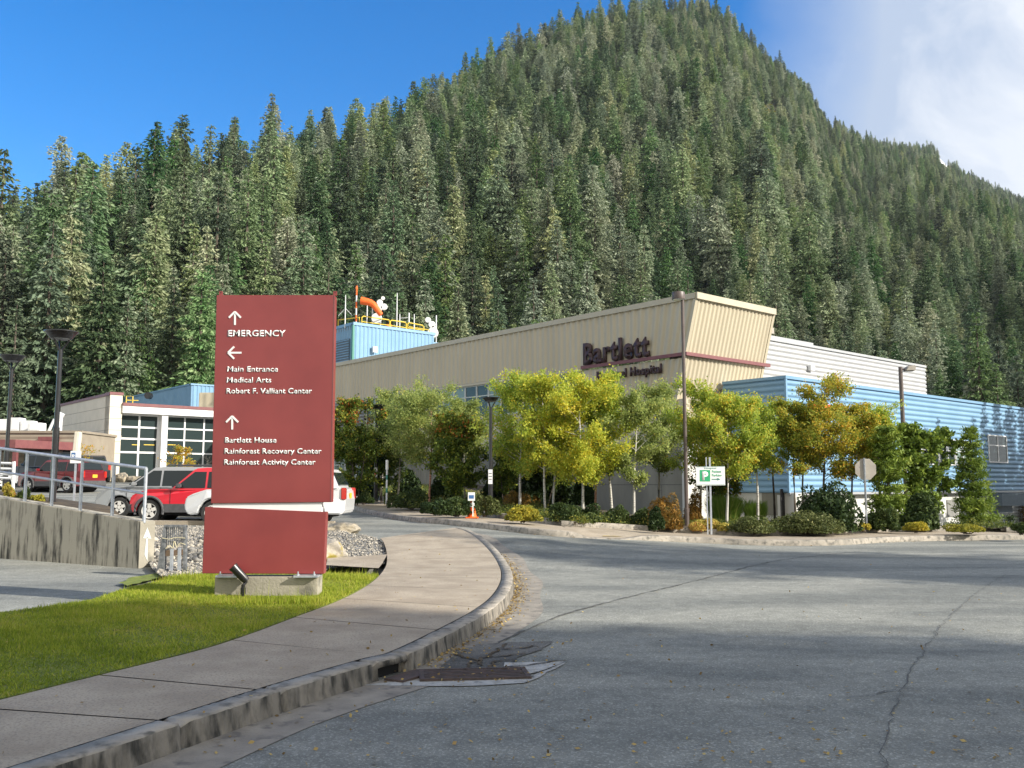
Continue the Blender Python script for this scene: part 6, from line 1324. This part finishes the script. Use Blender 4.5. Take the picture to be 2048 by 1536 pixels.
def conifer_mesh(h, w_, seed, dens=1.0, z0=.12, shape=.62, ls=1.0):
    rg = np.random.default_rng(seed); b = MB(); b.tube([(0, 0, -2.5), (0, 0, h * .5), (0, 0, h * .985)], [.42, .26, .04], 6); C_, D_, S_, T_ = [], [], [], []; lev = int(h / .78)
    phase = rg.uniform(0, 6.28, 3)
    for L_ in range(lev):
        f = (L_ + rg.uniform(0, .6)) / lev; z = h * (z0 + (1 - z0) * f); r_ = w_ * ((1 - f) ** shape) * (1 if f < .8 else 1 - .45 * (f - .8) / .2) * (.78 + .22 * math.sin(f * 17 + phase[0])) * min(1, .55 + f * 3) + .12; nb_ = max(4, int(6 + 3 * (1 - f)))
        for k in range(nb_):
            a = 6.283 * k / nb_ + rg.uniform(-.45, .45) + L_ * 1.3; rr = r_ * rg.uniform(.55, 1.22)
            if rg.random() < .12: continue
            dz = .18 * rr * (f * 2.2 - .9); bt = rg.normal(0, .07); m = max(3, int(dens * (2.5 + rr * 3.0)))
            for j in range(m):
                u_ = (j + rg.random()) / m; u_ = u_ ** .75; x = rr * u_; zz = z + dz * u_ - .10 * rr * u_ * u_ * (1 - f); ws = .30 * x * (1 - .5 * u_) + .12
                ang = a + rg.normal(0, .12); c = np.array([math.cos(ang) * x, math.sin(ang) * x, zz]) + rg.normal(0, .12, 3) + np.array([-math.sin(a), math.cos(a), 0]) * rg.normal(0, ws)
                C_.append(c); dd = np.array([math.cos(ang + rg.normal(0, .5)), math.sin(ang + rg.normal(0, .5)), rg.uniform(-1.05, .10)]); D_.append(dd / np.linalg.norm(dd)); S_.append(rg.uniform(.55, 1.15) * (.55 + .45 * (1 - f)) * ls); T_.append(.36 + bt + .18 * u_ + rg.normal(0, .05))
    C_ = np.array(C_); D_ = np.array(D_); S_ = np.array(S_)[:, None]; n = len(C_); e = rg.normal(size=(n, 3)); e -= (e * D_).sum(1)[:, None] * D_; e /= np.linalg.norm(e, axis=1)[:, None]; nn = np.cross(D_, e)
    # each spray: two narrow diamonds fanned from one point
    def dia(dv, ev, k, wd): return np.stack([C_ - dv * S_ * .25 * k, C_ + dv * S_ * .2 * k + ev * S_ * wd, C_ + dv * S_ * .8 * k, C_ + dv * S_ * .2 * k - ev * S_ * wd], 1)
    d2 = D_ * .8 + e * .6; d2 /= np.linalg.norm(d2, axis=1)[:, None]; d3 = D_ * .8 - e * .6; d3 /= np.linalg.norm(d3, axis=1)[:, None]
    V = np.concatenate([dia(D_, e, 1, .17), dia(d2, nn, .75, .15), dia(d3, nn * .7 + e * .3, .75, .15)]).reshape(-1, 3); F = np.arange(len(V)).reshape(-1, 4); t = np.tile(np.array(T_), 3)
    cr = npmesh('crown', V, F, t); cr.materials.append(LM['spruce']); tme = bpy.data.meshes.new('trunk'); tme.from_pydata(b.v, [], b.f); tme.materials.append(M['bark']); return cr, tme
kinds = [conifer_mesh(25, 4.3, 1, ls=1.35), conifer_mesh(25, 3.5, 2, shape=.5, ls=1.25), conifer_mesh(25, 5.0, 3, shape=.72, ls=1.4), conifer_mesh(25, 4.0, 4, z0=.2, shape=.42, ls=1.4), conifer_mesh(25, 3.1, 5, shape=.5, ls=1.2), conifer_mesh(25, 4.7, 6, z0=.16, shape=.55, ls=1.45), conifer_mesh(25, 5.6, 7, shape=.75, ls=1.4)]
far_kinds = []
rs = np.random.default_rng(77); cand = []
def area_pts():
    out = []; cell = {}
    tries = 95000
    for _ in range(tries):
        px = rs.uniform(-230, 2280); D, zr = ridge(px); D0 = ip(D0D, px); Y = math.sqrt(rs.uniform(D0 ** 2, (D * 1.03) ** 2)); u_ = (Y - D0) / (D - D0); sp__ = rs.choice([6.0, 6.0, 7.6, 9.0]) + 3.6 * min(1, Y / 800) + (1.5 if Y > 900 else 0)
        if u_ > 1.02: continue
        p = hill(px, min(1.06, u_)); key = (int(p.x // sp__), int(p.y // sp__)); bad = False
        for dx in (-1, 0, 1):
            for dy in (-1, 0, 1):
                for q in cell.get((round(sp__, 0), key[0] + dx, key[1] + dy), ()):
                    if (q[0] - p.x) ** 2 + (q[1] - p.y) ** 2 < (sp__ * .78) ** 2: bad = True
        if bad: continue
        cell.setdefault((round(sp__, 0), key[0], key[1]), []).append((p.x, p.y)); out.append((px, Y, u_, p))
    return out
pts = area_pts()
# a few clearings: deciduous scrub and snowy rock show there
CLR = [(1600, 405, 42, 40), (1560, 235, 26, 45), (1390, 330, 0, 0), (1752, 268, 34, 14), (1925, 325, 26, 16), (250, 700, 60, 22), (690, 560, 22, 22)]
def pyof(p, dz=0): f_ = p.y * math.cos(TH) + (p.z + dz - CAMZ) * math.sin(TH); return 768 - FPX * (-(p.y) * math.sin(TH) + (p.z + dz - CAMZ) * math.cos(TH)) / f_
trees = []
for px, Y, u_, p in pts:
    sy = pyof(p, 8); 
    if any(((px - a) / max(1, c)) ** 2 + ((sy - b_) / max(1, d)) ** 2 < 1 for a, b_, c, d in CLR if c): continue
    hh = float(np.clip(rs.normal(1.0, .27), .45, 1.6)) * (.86 if px < 750 else 1) * (1 if px < 1650 else .8) * (.85 if u_ < .08 else 1); hh *= 1 - .15 * min(1, max(0, (Y - 700) / 900))
    trees.append((p, Y, px, hh, int(rs.integers(0, 7)), rs.uniform(0, 6.28), u_))
trees.sort(key=lambda t: t[1] / t[3])
inview = [t for t in trees if -30 < t[2] < 2078]
# the 300 that show largest; hidden low ones behind the hospital are skipped
def shows(t):
    top = pyof(t[0], 25 * t[3]); px = t[2]
    lim = 1000
    if 430 < px < 665: lim = 575
    elif 665 < px < 1380: lim = 722 - (px - 672) * .197 - 4
    elif 1380 <= px < 1560: lim = 590 + (px - 1390) * .19
    elif 1560 <= px < 1850: lim = 676 + (px - 1545) * .17
    elif px >= 1850: lim = 785 + (px - 1850) * .14
    elif 120 < px <= 430: lim = 760
    return top < lim - 14
big = [t for t in inview if shows(t)][:300]; bigset = set(id(t) for t in big)
rest = [t for t in trees if id(t) not in bigset]
def region(px, u_):
    col = 'slope at the left edge' if px < 230 else 'slope left of the red sign' if px < 430 else 'slope above the red sign' if px < 670 else 'slope above the blue rooftop plant room' if px < 920 else 'slope above the long tan wall' if px < 1380 else 'slope above the leaning end wall' if px < 1560 else 'slope above the silver block' if px < 1850 else 'slope above the blue wall end'
    return col
nmz = {0: 'full', 1: 'narrow', 2: 'broad', 3: 'columnar', 4: 'very slim', 5: 'ragged', 6: 'skirted'}
for p, Y, px, hh, k, rz, u_ in big:
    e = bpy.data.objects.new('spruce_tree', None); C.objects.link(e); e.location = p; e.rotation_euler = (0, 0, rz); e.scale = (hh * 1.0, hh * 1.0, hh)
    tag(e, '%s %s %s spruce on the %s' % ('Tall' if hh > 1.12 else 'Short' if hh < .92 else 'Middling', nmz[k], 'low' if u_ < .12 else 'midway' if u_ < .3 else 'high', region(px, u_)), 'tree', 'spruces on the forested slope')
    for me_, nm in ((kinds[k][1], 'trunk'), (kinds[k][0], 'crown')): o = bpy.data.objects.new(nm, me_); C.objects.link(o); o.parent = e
from collections import defaultdict
dd_ = defaultdict(list)
for o in C.objects:
    if o.get('group') == 'spruces on the forested slope': dd_[o['label']].append(o)
ORD = ['leftmost', 'second from left', 'third from left', 'fourth from left', 'fifth from left', 'sixth from left', 'seventh from left', 'eighth from left', 'ninth from left', 'tenth from left', 'eleventh from left', 'twelfth from left']
for lb, os_ in dd_.items():
    if 1 < len(os_) <= 12:
        for i, o in enumerate(sorted(os_, key=lambda o: o.location.x / o.location.y)): o['label'] = lb.replace(' the slope ', ' slope ') + ', ' + (ORD[i] if i < len(os_) - 1 else 'rightmost')
# the rest: one object, points with a tree put on each by geometry nodes
protos = []
for cr, tr in kinds:
    me_ = cr.copy(); me_.name = 'spruce'; ob = bpy.data.objects.new('spruce_form', me_); protos.append(ob)
pm_ = bpy.data.meshes.new('forest'); pm_.vertices.add(len(rest)); pm_.vertices.foreach_set('co', np.array([tuple(t[0]) for t in rest], np.float32).ravel())
for nm, ty, vals in (('rz', 'FLOAT', [t[5] for t in rest]), ('sc', 'FLOAT', [t[3] for t in rest]), ('pick', 'INT', [t[4] for t in rest])):
    a = pm_.attributes.new(nm, ty, 'POINT'); a.data.foreach_set('value', np.array(vals, np.int32 if ty == 'INT' else np.float32))
pm_.update(); fo = link('forest', pm_); tag(fo, kind='stuff')
gn = bpy.data.node_groups.new('forest_points', 'GeometryNodeTree'); gn.interface.new_socket('Geometry', in_out='INPUT', socket_type='NodeSocketGeometry'); gn.interface.new_socket('Geometry', in_out='OUTPUT', socket_type='NodeSocketGeometry')
gi, go = gn.nodes.new('NodeGroupInput'), gn.nodes.new('NodeGroupOutput'); iop = gn.nodes.new('GeometryNodeInstanceOnPoints'); iop.inputs['Pick Instance'].default_value = True; jn = gn.nodes.new('GeometryNodeJoinGeometry')
for ob in reversed(protos): oi = gn.nodes.new('GeometryNodeObjectInfo'); oi.inputs['Object'].default_value = ob; oi.inputs['As Instance'].default_value = True; gn.links.new(oi.outputs['Geometry'], jn.inputs[0])
def na(nm, ty): n_ = gn.nodes.new('GeometryNodeInputNamedAttribute'); n_.data_type = ty; n_.inputs['Name'].default_value = nm; return n_.outputs[0]
cx_ = gn.nodes.new('ShaderNodeCombineXYZ'); gn.links.new(na('rz', 'FLOAT'), cx_.inputs[2])
gn.links.new(gi.outputs[0], iop.inputs['Points']); gn.links.new(jn.outputs[0], iop.inputs['Instance']); gn.links.new(na('pick', 'INT'), iop.inputs['Instance Index']); gn.links.new(cx_.outputs[0], iop.inputs['Rotation']); gn.links.new(na('sc', 'FLOAT'), iop.inputs['Scale']); gn.links.new(iop.outputs[0], go.inputs[0])
md = fo.modifiers.new('forest', 'NODES'); md.node_group = gn
# scrub in the clearings, undergrowth low on the slope, snow on the far ridge
LM['scrub'] = leafmat('scrub_leaves', [(0, (.07, .10, .02)), (.5, (.17, .20, .045)), (1, (.34, .28, .06))], .3, .3)
C_, S_, T_ = [], [], []
for a, b_, c, d in CLR:
    if not c or (a, b_) in ((1752, 268), (1925, 325)): continue
    for k in range(150):
        aa, rr = rs.uniform(0, 6.28), rs.random() ** .5 * 1.25; px, sy = a + math.cos(aa) * c * rr, b_ + math.sin(aa) * d * rr
        best = min((i / 200 for i in range(4, 200)), key=lambda uu: abs(pyof(hill(px, uu)) - sy)); p = hill(px, best); m = 90; r0 = 2.2; q = rs.normal(size=(m, 3)); q /= np.linalg.norm(q, axis=1)[:, None]; q[:, 2] = abs(q[:, 2]); q *= r0 * rs.uniform(.7, 1.2); C_.append(q + np.array(p)); S_.append(rs.uniform(.5, 1.1, m)); T_.append(rs.normal(rs.uniform(.3, .7), .15, m))
for k in range(2600):
    px = rs.uniform(-100, 2150); u_ = rs.uniform(0, .5) ** 1.5; p = hill(px, u_); m = 40; q = rs.normal(size=(m, 3)); q /= np.linalg.norm(q, axis=1)[:, None]; q[:, 2] = abs(q[:, 2]); q *= rs.uniform(1, 2.4); C_.append(q + np.array(p)); S_.append(rs.uniform(.5, 1.0, m)); T_.append(rs.normal(rs.uniform(.0, .45), .12, m))
c = np.concatenate(C_); V, F = leafquads(c, np.concatenate(S_), rs); tag(link('undergrowth', npmesh('undergrowth', V, F, np.concatenate(T_)), None, [LM['scrub']]), kind='stuff')
for i, (a, b_, c, d) in enumerate([(1745, 262, 30, 7), (1775, 275, 18, 5), (1912, 322, 20, 7), (1935, 332, 14, 5), (1965, 372, 10, 5)]):
    best = min((j / 400 for j in range(40, 401)), key=lambda uu: abs(pyof(hill(a, uu)) - b_)); V, n_ = [], 14; cpt = hill(a, best); V.append(tuple(cpt + Vector((0, 0, 5))))
    for k in range(n_):
        aa = 6.283 * k / n_; px = a + math.cos(aa) * c * rs.uniform(.7, 1.2); q = hill(px, max(0, min(1, best + math.sin(aa) * .05 * d / 7 * rs.uniform(.5, 1.2)))); V.append(tuple(q + Vector((0, 0, 3.0))))
    structure(link('snow_patch', npmesh('snow_patch', V, [(0, 1 + k, 1 + (k + 1) % n_) for k in range(n_)]), None, [M['snow']]))
# dead grey snags
for a, b_, t_, lb in ((1588, 450, 375, 'bare dead white snag standing in the pale green clearing'), (1150, 385, 325, 'short dead white snag among the spruces above the tan wall')):
    best = min((j / 400 for j in range(8, 401)), key=lambda uu: abs(pyof(hill(a, uu)) - b_)); p = hill(a, best); h = P(a, t_, p.y).z - p.z; e = empty('dead_tree', p, lb, 'tree'); b = MB(); b.tube([(0, 0, 0), (0, 0, h)], [.35, .12], 6); b.build('trunk', M['birch_bark'], e); b = MB()
    for k in range(9): zz = h * (.35 + .06 * k); aa = k * 2.4; b.tube([(0, 0, zz), (math.cos(aa) * 1.6, math.sin(aa) * 1.6, zz + .5)], [.07, .03], 4)
    b.build('branch', M['birch_bark'], e)
# conifers beside and behind the viewpoint: their shade lies on the road
SHD = []
def caster(tx, ty, t, hh, k, lb):
    p = Vector((tx, ty, 0)) + Vector((SH.x, SH.y, 0)) * t; p.z = -.5 if p.y > 30 else 0
    e = bpy.data.objects.new('spruce_tree', None); C.objects.link(e); e.location = p; e.rotation_euler = (0, 0, tx + ty); e.scale = (hh,) * 3; tag(e, lb, 'tree', 'spruces beyond the right edge that shade the road')
    for me_, nm in ((kinds[k][1], 'trunk'), (kinds[k][0], 'crown')): o = bpy.data.objects.new(nm, me_); C.objects.link(o); o.parent = e
LB = 'tall spruce beyond the right edge whose shade falls on the near road'
# tx,ty: where the tip of the shade should reach; t = height/tan(elevation)
cot = 1 / math.tan(SUN_EL)
for v_, tx, hh, k in ((10.2, -.8, 1.0, 3), (10.6, 1.2, 1.1, 6), (9.2, -5.5, 1.05, 3), (8.3, -9, 1.1, 6), (7.3, -14, 1.05, 0), (6.3, -12, 1.1, 6), (5.2, -16, 1.1, 3), (4.2, -12, 1.1, 6), (3.1, -14, 1.2, 6), (1.9, -10, 1.1, 5), (.6, -14, 1.2, 6), (-1.0, -10, 1.0, 3), (-3, -9, 1.1, 6), (9.8, 2.2, 1.2, 5), (8.0, -2, 1.2, 3), (5.8, -7, 1.2, 5), (3.6, -6, 1.25, 6), (1.2, -5, 1.2, 6), (8.8, 1, 1.25, 6), (7.7, 2.5, 1.3, 3), (6.6, 0, 1.3, 6), (9.5, 3.5, 1.3, 6), (4.7, 0, 1.3, 3), (2.4, 0, 1.3, 6), (22.0, 1.5, 1.15, 6), (20.4, 3.0, 1.1, 6),
                      (20.2, -1.5, .95, 3), (21.4, -3.2, .9, 4), (22.6, -1.0, 1.05, 6), (24.0, 1.0, 1.0, 3), (19.6, 2.0, 1.1, 0), (21.0, 1.5, 1.1, 6)):
    caster(tx, v_ - .424 * tx, 25 * hh * cot, hh, k, LB if v_ < 15 else 'tall spruce beyond the right edge whose shade crosses the middle of the road')
for n_, (tx, ty, hh, k) in enumerate(((22.5, 50.2, .40, 4), (23.6, 51.2, .42, 1), (27.4, 54.0, .44, 4), (28.6, 55.0, .50, 0), (30, 56.2, .52, 6), (31.5, 57.4, .50, 3), (33.2, 58.6, .52, 6), (29.2, 55.6, .42, 5), (26.6, 53.4, .36, 1))):
    t = 9; p = Vector((tx, ty, 0)) + SH * t; caster(tx, ty, t, hh, k, 'young spruce beyond the right edge whose shade falls on the blue wall')

# ------------------------------------------------------------------ air
b = MB(); b.box((0, 900, 296), (4200, 3000, 602)); hz_ = b.build('haze', M['white']); hz_.data.materials.clear(); hm = bpy.data.materials.new('haze'); hm.use_nodes = True; ht = hm.node_tree; ht.nodes.clear()
pv = ht.nodes.new('ShaderNodeVolumePrincipled'); pv.inputs['Color'].default_value = (.80, .88, 1, 1); pv.inputs['Density'].default_value = .00006; pv.inputs['Anisotropy'].default_value = .2
ho = ht.nodes.new('ShaderNodeOutputMaterial'); ht.links.new(pv.outputs[0], ho.inputs['Volume']); hz_.data.materials.append(hm); tag(hz_, kind='stuff')
